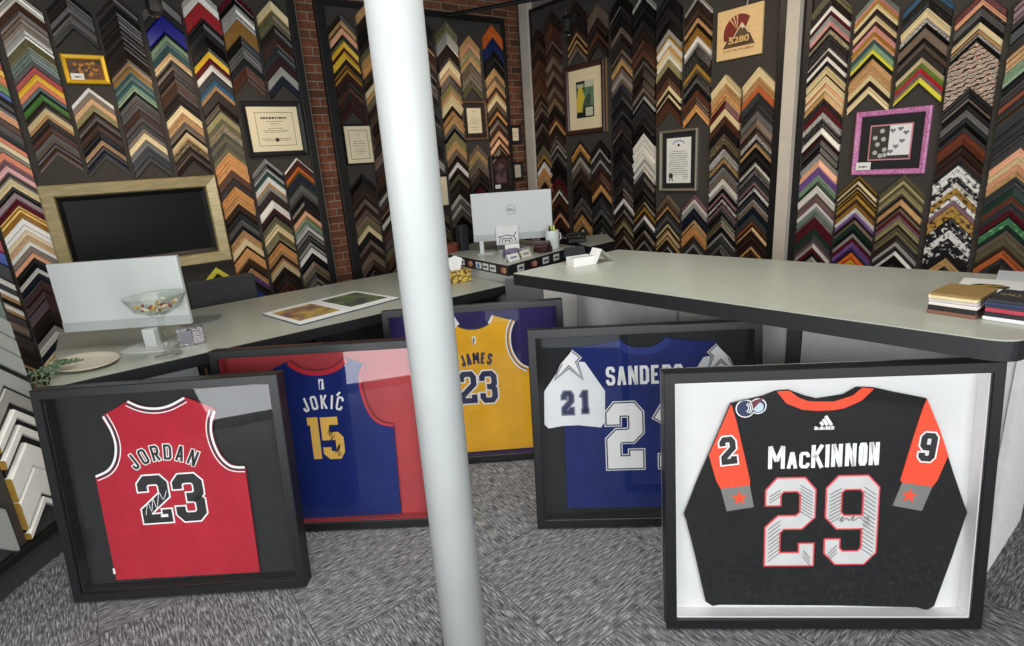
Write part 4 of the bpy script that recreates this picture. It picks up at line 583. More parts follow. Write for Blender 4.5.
# ------------------------------------------------------------ framed jerseys
FRAMES = dict(mack=(1.285, .963, -.734, .104, .994, .888), jordan=(-.311, 2.563, -.645, .117, .912, .859), jokic=(.287, 2.581, -.686, .119, .917, .85), james=(1.1, 2.574, -.631, .115, .933, .854), sanders=(1.317, 1.67, -.721, .137, .951, .872))
def cloth(name, c, var=.1):
    m = mat(name, c, .82, var=var, scale=9, bump=.9, bscale=18, spec=.25); return m
def jersey_frame(key, label, back, liner, glassy=True):
    x, y, yaw, lean, W, Hh = FRAMES[key]
    e = Vector((math.cos(yaw), math.sin(yaw), 0)); n = Vector((-math.sin(yaw), math.cos(yaw), 0)); u = Vector((0, 0, math.cos(lean)))+n*math.sin(lean); nn = u.cross(e)
    o = thing('framed_jersey', label, 'framed jersey'); A = Vector((x, y, .065*math.sin(lean)))-n*.012
    o.matrix_world = Matrix(((e.x, nn.x, u.x, A.x), (e.y, nn.y, u.y, A.y), (e.z, nn.z, u.z, A.z), (0, 0, 0, 1)))
    rect_frame(W, Hh, [(0, .002), (.003, 0), (.033, 0), (.035, .004), (.035, .065), (0, .065)]).build('frame', BLK(), o)
    MB().box((.0, .058, .0), (W, .064, Hh)).build('backing', back, o)
    rect_frame(W, Hh, [(.0352, .0115), (.0385, .0115), (.0385, .0575), (.0352, .0575)]).build('spacer', liner, o)
    if glassy: MB().box((.0352, .008, .0352), (W-.0352, .0105, Hh-.0352)).build('glass', glass_mat('pane'), o)
    return o, W, Hh
YF = .045
def shape(nm, P, m, parent, y0=YF, y1=YF+.008): return MB().plate(P, y0, y1).build(nm, m, parent)
def lines(nm, items, mats, parent, y=YF-.0008):
    mb = MB()
    for P, wd, mi, dy in items: ribbon(mb, P, wd, y-dy, mi)
    return mb.build(nm, mats, parent)
def scribble(parent, P, m, wd=.0025, y=YF-.004):
    mb = MB(); ribbon(mb, smooth_path(P, 4), wd, y); return mb.build('signature', m, parent)
white = mat('print_white', (246, 246, 244), .6); blackp = mat('print_black', (26, 26, 28), .6); navy = mat('print_navy', (26, 32, 78), .6)
# --- red basketball jersey 23
T = TR['jordan']
o, W, Hh = jersey_frame('jordan', 'red basketball jersey number 23 in a black shadow box, leftmost on the floor', mat('mat_black', (26, 28, 28), .85, var=.1, scale=20), mat('mat_black', (0, 0, 0)))
body = smooth_path(T['outL'], 3)+T['bot']+smooth_path(T['outR'], 3)+smooth_path(T['neck'], 3)[1:-1]
j = shape('jersey', body, cloth('cloth_red', (178, 34, 52)), o)
j['label'] = 'red sleeveless jersey'
AL = smooth_path(T['outL'][2:], 4); AR = smooth_path(T['outR'][:6], 4); NK = smooth_path(T['neck'], 4)
def inset(P, d):   # shift a polyline sideways to its left
    out = []
    for i, p in enumerate(P):
        a = P[max(i-1, 0)]; b = P[min(i+1, len(P)-1)]; dx, dz = b[0]-a[0], b[1]-a[1]; L = math.hypot(dx, dz) or 1
        out.append((p[0]-dz/L*d, p[1]+dx/L*d))
    return out
NVR = mat('trim_dark', (60, 30, 52), .7)
it = []
for P, s in ((AL, 1), (AR, 1), (NK, 1)):
    it += [(inset(P, .004*s), .009, 0, 0), (inset(P, .013*s), .007, 1, 0), (inset(P, .0215*s), .004, 0, 0)]
lines('piping', it, [white, NVR], j)
mb = MB(); block_line(mb, 'JORDAN', .303, .533, .508, .062, .0095, YF-.0012, ((.0035, 0), (0, 1)), gap=.32, arc=.036)
mb.build('name_lettering', [white, blackp], j)
mb = MB(); digit(mb, 'd2', .293, .283, .421, .49, .036, YF-.001, ((.006, 0), (0, 1))); digit(mb, '3', .428, .281, .556, .487, .036, YF-.001, ((.006, 0), (0, 1))); mb.build('number', [white, blackp], j)
scribble(j, [(.315, .325), (.33, .375), (.34, .34), (.352, .39), (.362, .352), (.38, .412), (.392, .385), (.41, .42)], white, .0022)
MB().box((.372, YF-.004, .312), (.40, YF-.0035, .324)).build('hologram_sticker', white, j)
MB().box((.142, YF-.001, .085), (.15, YF+.002, .108)).build('hem_tag', white, j)
# --- blue basketball jersey 15
T = TR['jokic']
redmat = mat('mat_red', (176, 60, 64), .85, var=.06, scale=12)
o, W, Hh = jersey_frame('jokic', 'blue basketball jersey number 15 on red matting in a black shadow box', redmat, redmat)
cxm = .452
shR = T['shR']; shL = mirror(shR, cxm)[::-1]; nL = mirror([(a, b) for a, b in T['neckR']], cxm)[::-1]
neck = smooth_path(T['neckR'][::-1], 4)+smooth_path(nL[::-1], 4)[1:]
b0 = (.7549, .0444); b1 = (2*cxm-.7549+.02, .0365)
body = smooth_path(shR, 3)+[b0, b1]+smooth_path(shL, 3)
body += smooth_path(nL, 4)[1:]+smooth_path(T['neckR'], 4)[1:-1]
j = shape('jersey', body, cloth('cloth_blue', (18, 38, 108)), o); j['label'] = 'royal blue sleeveless jersey'
RD = mat('trim_red', (196, 36, 48), .7); RD2 = mat('trim_maroon', (112, 24, 36), .7)
NK = smooth_path(nL, 4)+smooth_path(T['neckR'], 4)[1:]
AR = smooth_path(shR[1:], 4); AL = smooth_path(shL[:-1], 4)
lines('piping', [(inset(NK, -.010), .026, 0, 0), (inset(NK, .0), .005, 1, .0004), (inset(AR, -.004), .012, 0, 0), (inset(AL, -.004), .012, 0, 0), (inset(AR, .003), .003, 1, .0004), (inset(AL, .003), .003, 1, .0004)], [RD, RD2], j)
mb = MB(); block_line(mb, 'JOKIC', .370, .537, .541, .064, .0095, YF-.0015, gap=.32, arc=.014); ribbon(mb, [(.522, .612), (.538, .628)], .009, YF-.0015); mb.build('name_lettering', white, j)
GLD = mat('print_gold', (244, 194, 92), .55)
mb = MB(); mb.plate([(.374, .518), (.422, .518), (.422, .3225), (.385, .3225), (.385, .482), (.374, .482)], YF-.001, YF-.0002); digit(mb, '5', .433, .319, .53, .516, .037, YF-.001, ((0, 0),)); mb.build('number', GLD, j)
def league_logo(parent, x, z, w_, h_, a, b):
    mb = MB().plate([(x-w_/2, z), (x+w_/2, z), (x+w_/2, z+h_), (x-w_/2, z+h_)], YF-.0015, YF-.0005, 0)
    mb.plate([(x-w_*.32, z+h_*.05), (x-.02*w_, z+h_*.05), (x+.02*w_, z+h_*.45), (x+w_*.2, z+h_*.7), (x+.08*w_, z+h_*.92), (x-w_*.1, z+h_*.8), (x-w_*.34, z+h_*.45)], YF-.003, YF-.002, 1)
    mb.build('league_logo', [a, b], parent)
league_logo(j, .458, .644, .022, .047, white, mat('cloth_blue', (0, 0, 0)))
scribble(j, [(.462, .44), (.478, .48), (.468, .43), (.486, .46), (.474, .41), (.494, .435)], blackp, .003)
scribble(j, [(.487, .345), (.505, .385), (.495, .35), (.512, .39), (.50, .335), (.515, .35)], blackp, .003)
# --- gold basketball jersey 23
T = TR['james']
purp = mat('mat_purple', (46, 36, 98), .85, var=.06, scale=12)
o, W, Hh = jersey_frame('james', 'gold basketball jersey number 23 on purple matting, partly behind the pole', purp, purp)
cxm = .463; sh = T['sh']; nk = T['neck']
shL = mirror(sh, cxm)[::-1]; nL = mirror(nk, cxm)[::-1]
sh2 = smooth_path(sh[1:], 3); shL2 = smooth_path(shL[:-1], 3)
body = sh2+[(.748, .046), (.178, .046)]+shL2+smooth_path(nL, 4)+smooth_path(nk, 4)[1:]
j = shape('jersey', body, cloth('cloth_gold', (248, 184, 44)), o); j['label'] = 'golden yellow sleeveless jersey'
NK = smooth_path(nL, 4)+smooth_path(nk, 4)[1:]
it = [(inset(NK, -.0), .008, 1, 0), (NK[:5], .03, 0, .0003), (NK[-5:], .012, 0, .0003)]
for P in (sh2, shL2): it += [(inset(P, .002), .006, 1, 0), (inset(P, -.005), .008, 0, 0), (inset(P, -.013), .008, 2, 0), (inset(P, -.0195), .005, 1, 0), (inset(P, -.026), .008, 0, 0)]
lines('piping', it, [white, navy, mat('trim_orange', (232, 160, 60), .7)], j)
mb = MB(); block_line(mb, 'JAMES', .390, .541, .522, .062, .0115, YF-.0015, gap=.18, arc=.012); mb.build('name_lettering', navy, j)
mb = MB(); digit(mb, 'd2', .353, .312, .463, .505, .03, YF-.001, ((.008, 0), (0, 1))); digit(mb, '3', .463, .308, .573, .50, .03, YF-.001, ((.008, 0), (0, 1))); mb.build('number', [white, navy], j)
league_logo(j, .461, .641, .018, .042, white, navy)
# --- blue football jersey 21
T = TR['sanders']
mb_ = mat('mat_black', (0, 0, 0))
o, W, Hh = jersey_frame('sanders', 'blue and white football jersey number 21 in a black shadow box', mb_, mb_)
cxm = .482
neck = [(.3848, .8117), (.4194, .7816), (.4489, .7735), (.482, .7715), (.515, .7735), (.5456, .7850), (.5758, .8117)]
NKp = smooth_path(neck, 4)
body = [(.1857, .786), (.30, .794)]+NKp+[(.66, .794), (.7783, .786), (.83, .60), (.83, .428), (.835, .062), (.1343, .0677), (.1368, .428), (.14, .60)]
CB = cloth('cloth_navy', (24, 40, 106)); j = shape('jersey', body, CB, o); j['label'] = 'navy blue football jersey with white sleeves'
lines('collar', [(inset(NKp, -.014), .03, 0, 0)], [mat('collar_blue', (34, 52, 126), .8)], j)
WC = cloth('cloth_white', (238, 240, 242), .04)
SL = T['sleeve']; SR = mirror(SL, .4815)
for P in (SL, SR):
    s = MB().plate(P, YF-.006, YF-.001).build('sleeve', WC, j); s['label'] = 'white sleeve'
def starband(P, parent):
    mb = MB()
    mb.plate(P, YF-.0072, YF-.0065, 0); ribbon(mb, P, .013, YF-.008, 1, closed=False); ribbon(mb, P, .0035, YF-.0085, 0); mb.build('shoulder_star', [white, navy], parent)
ST = T['star']; starband(ST, j); starband(mirror(ST, .4815), j)
mb = MB(); block_line(mb, 'SANDERS', .322, .642, .615, .081, .0135, YF-.0015, gap=.22); mb.build('name_lettering', white, j)
mb = MB(); digit(mb, '2', .309, .236, .478, .545, .046, YF-.0015, ((.0135, 0), (.0095, 1), (.004, 0))); digit(mb, '1', .499, .236, .655, .545, .046, YF-.0015, ((.0135, 0), (.0095, 1), (.004, 0))); mb.build('number', [white, navy], j)
greyb = mat('print_greyblue', (120, 124, 150), .6)
for cx0, ch in ((0, 0), (1, 1)):
    mb = MB(); dx = 0 if not cx0 else .575
    digit(mb, 'd2', .126+dx, .491, .186+dx, .603, .018, YF-.0075, ((.006, 1), (.0, 0))); digit(mb, '1', .2+dx, .494, .256+dx, .603, .018, YF-.0075, ((.006, 1), (.0, 0))); mb.build('sleeve_number', [navy, greyb], j)
# --- black hockey jersey 29
T = TR['mack']
wm = mat('mat_white', (222, 222, 220), .8, var=.03, scale=10)
o, W, Hh = jersey_frame('mack', 'black and orange hockey jersey number 29 on white matting, rightmost and nearest', wm, mat('liner_white', (244, 244, 242), .8))
inn = T['inneck']; outp = T['out']+inn
BC = cloth('cloth_black', (24, 24, 25), .15); OR = cloth('cloth_orange', (250, 84, 54), .04); GC_ = cloth('cloth_grey', (128, 128, 124), .06)
j = shape('jersey', outp, BC, o); j['label'] = 'black long-sleeved hockey jersey'
MB().plate(T['colA']+T['colB'], YF-.003, YF-.0005).build('collar', OR, j)['label'] = 'orange collar band'
MB().plate(T['slL'], YF-.003, YF-.0005).build('sleeve_panel', OR, j)['label'] = 'orange sleeve panel'
MB().plate(T['slR'], YF-.003, YF-.0005).build('sleeve_panel', OR, j)['label'] = 'orange sleeve panel'
for k, s, a in (('cuffL', T['starL'][0], 96), ('cuffR', T['starR'][0], 80)):
    MB().plate(T[k], YF-.003, YF-.0005).build('sleeve_band', GC_, j); MB().plate(star(s, .026, .42, a), YF-.0045, YF-.0032).build('band_star', OR, j)
mb = MB(); bz = YF-.0015
X0 = .334; gap = .006
def word(mb, y):
    xs = [('M', .334, .386, .546, .077), ('A', .392, .425, .546, .056), ('C', .430, .4625, .546, .056), ('K', .467, .506, .547, .077), ('I', .511, .521, .548, .077), ('N', .528, .562, .549, .077), ('N', .570, .604, .550, .077), ('O', .611, .637, .551, .077), ('N', .642, .673, .552, .077)]
    for c, a, b, z, h in xs: block(mb, c, (a+b)/2, z, b-a, h, .0125 if h > .06 else .0112, y)
word(mb, bz); mb.build('name_lettering', white, j)
SILV = mat('print_silver', (214, 214, 212), .45, var=.06, scale=12); RP = mat('print_redline', (226, 76, 86), .6)
WL = mat('print_palepink', (246, 206, 200), .6)
mb = MB(); OUT = ((.0065, 0), (.0015, 2), (0, 1)); sw = .040
digit(mb, '2', .326, .200, .487, .517, sw, YF-.0015, OUT); digit(mb, '9', .515, .204, .682, .5205, sw, YF-.0015, OUT)
def hatch(P, n, slope, c_top=(0, 0)):
    (x0, x1), (z0, z1) = P
    for k in range(n):
        z = z0+(z1-z0)*k/(n-1); ribbon(mb, [(x0, z-slope*(x1-x0)/2), (x1, z+slope*(x1-x0)/2)], .0022, YF-.0036, 3)
hatch(((.436, .476), (.385, .475)), 9, -.7); hatch(((.338, .376), (.235, .350)), 9, .85); hatch(((.340, .374), (.440, .462)), 3, .7); hatch(((.450, .474), (.220, .245)), 3, -1.3)
hatch(((.528, .564), (.365, .465)), 9, .6); hatch(((.632, .670), (.25, .465)), 16, -.75); hatch(((.530, .556), (.235, .262)), 3, 1.2)
mb.build('number', [RP, SILV, WL, blackp], j)
mb = MB(); digit(mb, 'd2', .178, .5615, .238, .6655, .019, YF-.004, ((.005, 0), (0, 1)), rot=R(6)); mb.build('sleeve_number', [white, blackp], j)
mb = MB(); digit(mb, '9', .786, .557, .845, .661, .019, YF-.004, ((.005, 0), (0, 1)), rot=R(-6)); mb.build('sleeve_number', [white, blackp], j)
mb = MB()
for k, (a, h) in enumerate(((.480, .012), (.493, .021), (.506, .031))): ribbon(mb, [(a+.019, .689), (a+.019-h*.62, .689+h)], .0095, YF-.0015)
text_line(mb, 'adidas', .4735, .533, .675, .0105, YF-.0015, bold=.03, gap=.12, widths={'i': .3}); mb.build('maker_logo', white, j)
mb = MB()
def disc(cx_, cz_, r, rx=1): return [(cx_+r*rx*math.cos(R(a)), cz_+r*math.sin(R(a))) for a in range(0, 360, 15)]
clip = lambda P: [(x, min(z, .773+(x-.22)*.19)) for x, z in P]
mb.plate(clip(disc(.260, .753, .030)), YF-.0040, YF-.003, 0); mb.plate(clip(disc(.299, .760, .026)), YF-.0040, YF-.003, 0)
mb.plate(clip(disc(.260, .753, .0265)), YF-.0047, YF-.0042, 1); mb.plate(clip(disc(.299, .760, .0225)), YF-.0047, YF-.0042, 1)
for r, a0, a1, mi in ((.018, -60, 80, 0), (.012, -70, 80, 0), (.0235, -50, 60, 0)): ribbon(mb, [(.258+r*math.cos(R(a)), .755+r*math.sin(R(a))) for a in range(a0, a1, 14)], .0028, YF-.0052, mi)
mb.plate(clip(disc(.299, .757, .0165)), YF-.0053, YF-.0049, 3); mb.plate([(.279, .776), (.318, .7905), (.283, .750)], YF-.006, YF-.0055, 2)
mb.build('shoulder_crest', [white, mat('crest_navy', (34, 44, 84), .6), mat('crest_maroon', (110, 32, 46), .6), mat('crest_paleblue', (196, 210, 222), .6)], j)
scribble(j, [(.560, .362), (.572, .378), (.566, .36), (.582, .372), (.592, .364), (.604, .38), (.602, .362), (.62, .374), (.632, .366)], blackp, .0022)
# ------------------------------------------------------------ pictures on the walls
def wallthing(name, label, cat, wall, u, z, out=0., group=None):
    out += .0006
    """u,z = lower left corner as seen; out = distance of its back from the board face"""
    loc = (u, 5.0-out, z) if wall == 'L' else (4.1-out, u, z)
    return thing(name, label, cat, loc, 0 if wall == 'L' else R(-90), group)
def picture(name, label, cat, wall, u0, u1, z0, z1, fw, dp, fm, paper, mw=0, mm=None, out=0., prof=None, pn='certificate'):
    W = abs(u1-u0); Hh = z1-z0; o = wallthing(name, label, cat, wall, u0, z0, out)
    rect_frame(W, Hh, prof or [(0, 0), (0, -dp*.8), (fw*.2, -dp), (fw*.8, -dp*.85), (fw, -dp*.55), (fw, 0)]).build('frame', fm, o)
    if mw:
        MB().box((fw-.002, -dp*.3, fw-.002), (W-fw+.002, -dp*.12, Hh-fw+.002)).build('mat_board', mm, o)
    a = fw+mw-.001; MB().box((a, -dp*.36, a), (W-a, -dp*.1, Hh-a)).build(pn, paper, o)
    return o, W, Hh, a, -dp*.36-.0008
def textbars(parent, x0, x1, rows, y, m, h=.0035, seed=1, nm='printed_text'):
    rg = random.Random(seed); mb = MB()
    for z, frac in rows:
        w_ = (x1-x0)*frac; x = (x0+x1)/2-w_/2; e = x+w_
        while x < e-.004:
            l = min(rg.uniform(.008, .026), e-x); mb.add([(x, y, z), (x+l, y, z), (x+l, y, z+h), (x, y, z+h)], [(0, 1, 2, 3)]); x += l+.006
    return mb.build(nm, m, parent)
PAPER = mat('paper_cream', (246, 232, 196), .7); PAPW = mat('paper_white', (240, 240, 234), .7); INK = GREYTXT()
BF = mat('board_frame_black', (0, 0, 0))
# large certificate
o, W, Hh, a, y = picture('framed_certificate', 'large framed certificate in wide black frame on the left wall', 'certificate', 'L', 1.238, 1.715, 1.722, 2.145, .04, .03, BF, PAPER)
mb = MB(); ribbon(mb, [(a+.06, a+.045), (W-a-.045, a+.045), (W-a-.045, Hh-a-.045), (a+.06, Hh-a-.045)], .0035, y, closed=True); mb.build('border_line', mat('ink_brown', (110, 90, 60), .8), o)
mb = MB(); text_line(mb, 'Frame Quality Certificate'[:0]+'Certificate', .14, .345, .285, .022, y, bold=.03); mb.build('title', INK, o) if False else None
textbars(o, .13, .36, [(.29, .92)], y, mat('ink_black', (40, 36, 34), .8), .014, 3, 'title')
textbars(o, .12, .37, [(.268, .5), (.25, .3), (.215, .45), (.198, .8), (.186, .7), (.135, .95), (.122, .8)], y, INK, .004, 4)
MB().lathe([(0, 0), (.016, 0), (.016, .001), (0, .001)], seg=16, M=Matrix.Translation((.243, y-.0005, .128)) @ Matrix.Rotation(R(90), 4, 'X')).build('seal', INK, o)
# small cream certificate beside the pole
o, W, Hh, a, y = picture('framed_certificate', 'cream certificate in narrow dark frame, just left of the pole', 'certificate', 'L', 2.04, 2.325, 1.615, 1.96, .016, .025, BF, PAPER)
mb = MB(); ribbon(mb, [(.055, .05), (W-.055, .05), (W-.055, Hh-.05), (.055, Hh-.05)], .004, y, closed=True); mb.build('border_line', INK, o)
textbars(o, .075, W-.075, [(.255, .15), (.20, .7), (.18, .85), (.16, .8), (.13, .6), (.11, .8), (.09, .35)], y, INK, .004, 5)
# certificate half hidden by the pole
o, W, Hh, a, y = picture('framed_certificate', 'framed certificate half hidden behind the right of the pole', 'certificate', 'L', 2.79, 3.075, 1.155, 1.475, .022, .03, BF, PAPER)
textbars(o, .05, W-.05, [(.24, .6), (.2, .8), (.17, .7), (.14, .8), (.09, .5)], y, INK, .004, 6)
# bright certificate with ornate frame
GFR = mat('frame_ornate', (150, 108, 70), .5, c2=(90, 58, 40), scale=90)
o, W, Hh, a, y = picture('framed_certificate', 'small bright certificate with dark mat in thin bronze frame', 'certificate', 'L', 3.30, 3.60, 1.79, 2.16, .018, .025, GFR, PAPER, mw=.048, mm=mat('mat_darkbrown', (48, 34, 28), .8))
textbars(o, .075, W-.075, [(.27, .3), (.2, .6), (.18, .7), (.16, .6), (.12, .7), (.10, .4)], y, INK, .0035, 7)
# two small frames on the bricks
for z0, z1, lab, s in ((1.737, 1.925, 'small black-framed plaque on brick, the upper of two by the corner', 8), (1.352, 1.545, 'small black-framed plaque on brick, the lower of two by the corner', 9)):
    o, W, Hh, a, y = picture('framed_plaque', lab, 'plaque', 'L', 3.915, 4.062, z0, z1, .03, .03, BF, PAPER if s == 8 else mat('paper_beige', (206, 196, 176), .7), out=-.028)
    textbars(o, a+.01, W-a-.01, [(Hh*.6, .8), (Hh*.5, .6), (Hh*.38, .7)], y, INK, .004, s)
# dark photo frame with card
o, W, Hh, a, y = picture('framed_photo', 'dark wooden photo frame with white price card, above the computer monitor', 'photo', 'L', 3.60, 3.87, 1.275, 1.62, .035, .035, mat('frame_darkwood', (44, 28, 24), .4), mat('photo_dim', (110, 78, 84), .6, c2=(60, 44, 50), scale=14), mw=.03, mm=mat('mat_umber', (40, 28, 26), .8), pn='photo_print')
MB().box((.03, -.042, .01), (.10, -.038, .05)).build('price_card', PAPW, o)
# small gold frame
GOLD = mat('frame_gold', (236, 186, 40), .35, metal=.3)
o, W, Hh, a, y = picture('framed_picture', 'small bright gold frame with autumn picture and white card', 'picture', 'L', .185, .43, 2.247, 2.43, .03, .03, GOLD, mat('autumn_print', (120, 66, 24), .5, c2=(40, 28, 16), scale=26, thr=(.4, .6)), pn='print')
mb = MB(); rg = random.Random(3)
for k in range(26): mb.plate(star((.06+rg.random()*.13, .055+rg.random()*.08), .008+.006*rg.random(), .6, rg.random()*90), y-.0004*k*.1, y+.0004)
mb.build('leaf_pattern', mat('leaf_orange', (196, 124, 40), .6), o)
MB().box((.03, -.036, .022), (.102, -.033, .062)).build('white_card', PAPW, o); textbars(o, .05, .09, [(.036, .9)], -.0365, INK, .008, 2, 'card_print')
# television in wide frame
FT = mat('frame_champagne', (176, 160, 118), .42, metal=.25, var=.18, scale=10, stretch=(1, 1, 6))
W, Hh = 1.085, .66
o = wallthing('television', 'black television screen in a wide champagne gold picture frame', 'television', 'L', -.128, .945, .0)
rect_frame(W, Hh, [(0, 0), (0, -.05), (.008, -.06), (.075, -.045), (.085, -.02), (.085, 0)]).build('frame', FT, o)
rect_frame(W-.168, Hh-.168, [(0, 0), (0, -.02), (.006, -.03), (.03, -.012), (.03, 0)]).build('inner_bezel', BLK(), o); o.children[-1].location = (.084, 0, .084)
MB().box((.10, -.010, .10), (W-.10, -.002, Hh-.10)).build('screen', mat('screen_black', (10, 11, 12), .4, spec=.15), o)
# comic poster
PF = mat('frame_mahogany', (62, 34, 30), .35)
o, W, Hh, a, y = picture('framed_comic', 'framed yellow and green comic cover in wide cream mat', 'poster', 'R', 4.31, 3.785, 1.76, 2.385, .045, .04, PF, mat('comic_green', (104, 136, 104), .6, c2=(60, 84, 70), scale=18), mw=.105, mm=mat('mat_cream', (244, 226, 184), .8), pn='comic_cover')
x0, x1, z0, z1 = a, W-a, a, Hh-a
MB().box((W+.0005, -.014, .0), (W+.010, 0, Hh+.0)).build('gilt_outer_edge', mat('edge_brass', (150, 118, 70), .4), o)
mb = MB().plate([(x0, z1-.075), (x0+.11, z1-.075), (x0+.11, z1-.005), (x0, z1-.005)], y-.001, y, 0).plate([(x0+.115, z1-.06), (x1, z1-.06), (x1, z1), (x0+.115, z1)], y-.001, y, 1)
mb.plate([(x0+.0, z0+.06), (x0+.07, z0+.05), (x0+.085, z0+.13), (x0+.115, z0+.18), (x0+.09, z0+.22), (x0+.08, z0+.27), (x0+.03, z0+.28), (x0+.015, z0+.2), (x0+.0, z0+.15)], y-.0016, y, 2)
mb.plate([(x0+.1, z0), (x1, z0), (x1, z0+.1), (x0+.1, z0+.1)], y-.0016, y, 3).plate([(x0+.12, z0+.012), (x1-.012, z0+.012), (x1-.012, z0+.088), (x0+.12, z0+.088)], y-.002, y, 1)
mb.plate([(x0, z0), (x0+.098, z0), (x0+.098, z0+.045), (x0, z0+.045)], y-.0014, y, 3)
mb.build('cover_art', [mat('comic_black', (28, 28, 28), .6), mat('comic_pale', (206, 208, 180), .6), mat('comic_yellow', (224, 196, 66), .6), mat('comic_black', (0, 0, 0))], o)
textbars(o, x0+.008, x0+.102, [(z1-.06, .95)], y-.0018, mat('comic_pale', (0, 0, 0)), .034, 11, 'cover_title')
# proclamation
o, W, Hh, a, y = picture('framed_proclamation', 'silver-framed white proclamation with black mat and ribbon seal', 'certificate', 'R', 3.172, 2.806, 1.222, 1.712, .02, .03, mat('frame_silver', (176, 168, 148), .35, metal=.5), PAPW, mw=.045, mm=mat('mat_ink', (28, 28, 30), .8))
x0, x1, z0, z1 = a, W-a, a, Hh-a; cxx = (x0+x1)/2
textbars(o, x0+.02, x1-.02, [(z1-.11-.017*k, .95 if k % 4 else .75) for k in range(12)], y, INK, .0045, 12)
mb = MB()
for k in range(9): ribbon(mb, [(cxx+.055*math.cos(R(180-a_)), z1-.05+.028*math.sin(R(180-a_))) for a_ in (k*20+2, k*20+16)], .012, y)
mb.build('crest_arch', mat('crest_blue', (96, 136, 176), .7), o)
mb = MB(); mb.plate([(cxx+.011*math.cos(R(t)), z1-.058+.011*math.sin(R(t))) for t in range(0, 360, 30)], y-.001, y); mb.plate(star((x0+.045, z0+.06), .022, .85, 0, 12), y-.002, y); mb.plate([(x0+.032, z0+.05), (x0+.026, z0+.012), (x0+.036, z0+.02), (x0+.042, z0+.045)], y-.001, y); mb.plate([(x0+.05, z0+.045), (x0+.056, z0+.02), (x0+.066, z0+.012), (x0+.06, z0+.05)], y-.001, y)
mb.build('seal', mat('seal_black', (52, 50, 46), .6), o)
textbars(o, x1-.08, x1-.02, [(z0+.05, .9), (z0+.035, .7)], y, INK, .004, 13, 'signature')
# hanging wooden sign with mountain emblem
W, Hh = .352, .332
o = wallthing('hanging_sign', 'hanging pale wood sign reading 5280 with mountain and red emblem', 'sign', 'R', 2.655, 2.165, .001)
MB().box((0, -.022, 0), (W, 0, Hh)).build('sign_board', mat('maple', (240, 204, 146), .55, var=.06, scale=6, stretch=(1, 1, 8)), o, bevel=.003)
mb = MB(); y = -.0228; cx_, cz_ = W*.50, Hh*.50; r = .122
P = [(cx_+r*math.cos(R(t)), cz_+r*math.sin(R(t))) for t in range(48, 205, 8)]
MAR = mat('emblem_maroon', (128, 40, 34), .6); mb.plate([(cx_+.045, cz_+.015)]+P+[(cx_-.04, cz_-.045)], y, -.022, 0)
TAN_ = mat('maple_cut', (226, 184, 122), .6); BRN = mat('emblem_brown', (96, 74, 50), .6); CR = mat('emblem_cream', (236, 216, 176), .6)
for t in (98, 112, 126): mb.plate([(cx_-.01, cz_+.02), (cx_+r*1.01*math.cos(R(t-3)), cz_+r*1.01*math.sin(R(t-3))), (cx_+r*1.01*math.cos(R(t+3)), cz_+r*1.01*math.sin(R(t+3)))], y-.0006, -.022, 1)
mb.plate([(cx_-.125, cz_-.09), (cx_-.07, cz_-.012), (cx_-.05, cz_-.03), (cx_+.022, cz_+.062), (cx_+.075, cz_-.0), (cx_+.125, cz_-.09)], y-.0012, -.022, 2)
ribbon(mb, [(cx_-.075, cz_-.018), (cx_-.05, cz_-.035), (cx_+.022, cz_+.06), (cx_+.078, cz_-.012)], .007, y-.0018, 3)
mb.plate([(cx_+.005, cz_+.036), (cx_+.022, cz_+.06), (cx_+.04, cz_+.035), (cx_+.028, cz_+.02), (cx_+.02, cz_+.032)], y-.002, -.022, 3)
mb.build('mountain_emblem', [MAR, TAN_, BRN, CR], o)
mb = MB(); text_line(mb, '5280', cx_-.08, cx_+.075, cz_-.078, .040, y-.0024, bold=.03, gap=.12, widths={'1': .6}); mb.build('year_number', TAN_, o)
mb = MB(); text_line(mb, 'CUSTOM FRAMING', cx_-.12, cx_+.12, cz_-.118, .015, y-.0005, bold=.02, gap=.3); mb.build('lettering', mat('emblem_rust', (176, 124, 84), .6), o)
rect_frame(W-.03, Hh-.024, [(0, 0), (0, -.001), (.003, -.001), (.003, 0)]).build('border_groove', mat('emblem_rust', (0, 0, 0)), o); o.children[-1].location = (.018, -.0225, .01)
MB().tube([(W*.62, -.005, Hh), (W*.66, -.015, Hh+.03), (W*.64, -.02, Hh+.07), (W*.68, -.01, Hh+.12)], .004).build('hanging_cord', mat('cord_white', (206, 206, 206), .6), o)
# pink glitter frame
GL = mat('glitter_pink', (226, 148, 196), .35, c2=(172, 96, 148), scale=150, thr=(.48, .56))
o, W, Hh, a, y = picture('framed_picture', 'pink glitter frame with black mat and black-and-white rose picture', 'picture', 'R', 1.642, 1.236, 1.318, 1.703, .032, .025, GL, mat('print_pinkborder', (214, 140, 150), .6), mw=.055, mm=mat('mat_ink', (0, 0, 0)), pn='inner_mat')
x0, x1, z0, z1 = a+.008, W-a-.008, a+.008, Hh-a-.008; xm = (x0*.53+x1*.47)
mb = MB().plate([(x0, z0), (xm, z0), (xm, z1), (x0, z1)], y-.001, y, 0).plate([(xm, z0+.02), (x1, z0+.02), (x1, z1), (xm, z1)], y-.001, y, 1).plate([(xm, z0), (x1, z0), (x1, z0+.02), (xm, z0+.02)], y-.001, y, 0)
rg = random.Random(5)
for cx_, cz_ in ((.3, .85), (.12, .65), (.35, .6), (.2, .45), (.4, .28), (.15, .2), (.3, .1), (.42, .12)): mb.plate(star((x0+(x1-x0)*cx_*.95, z0+(z1-z0)*cz_), .016, .7, rg.random()*90, 7), y-.002, y, 2)
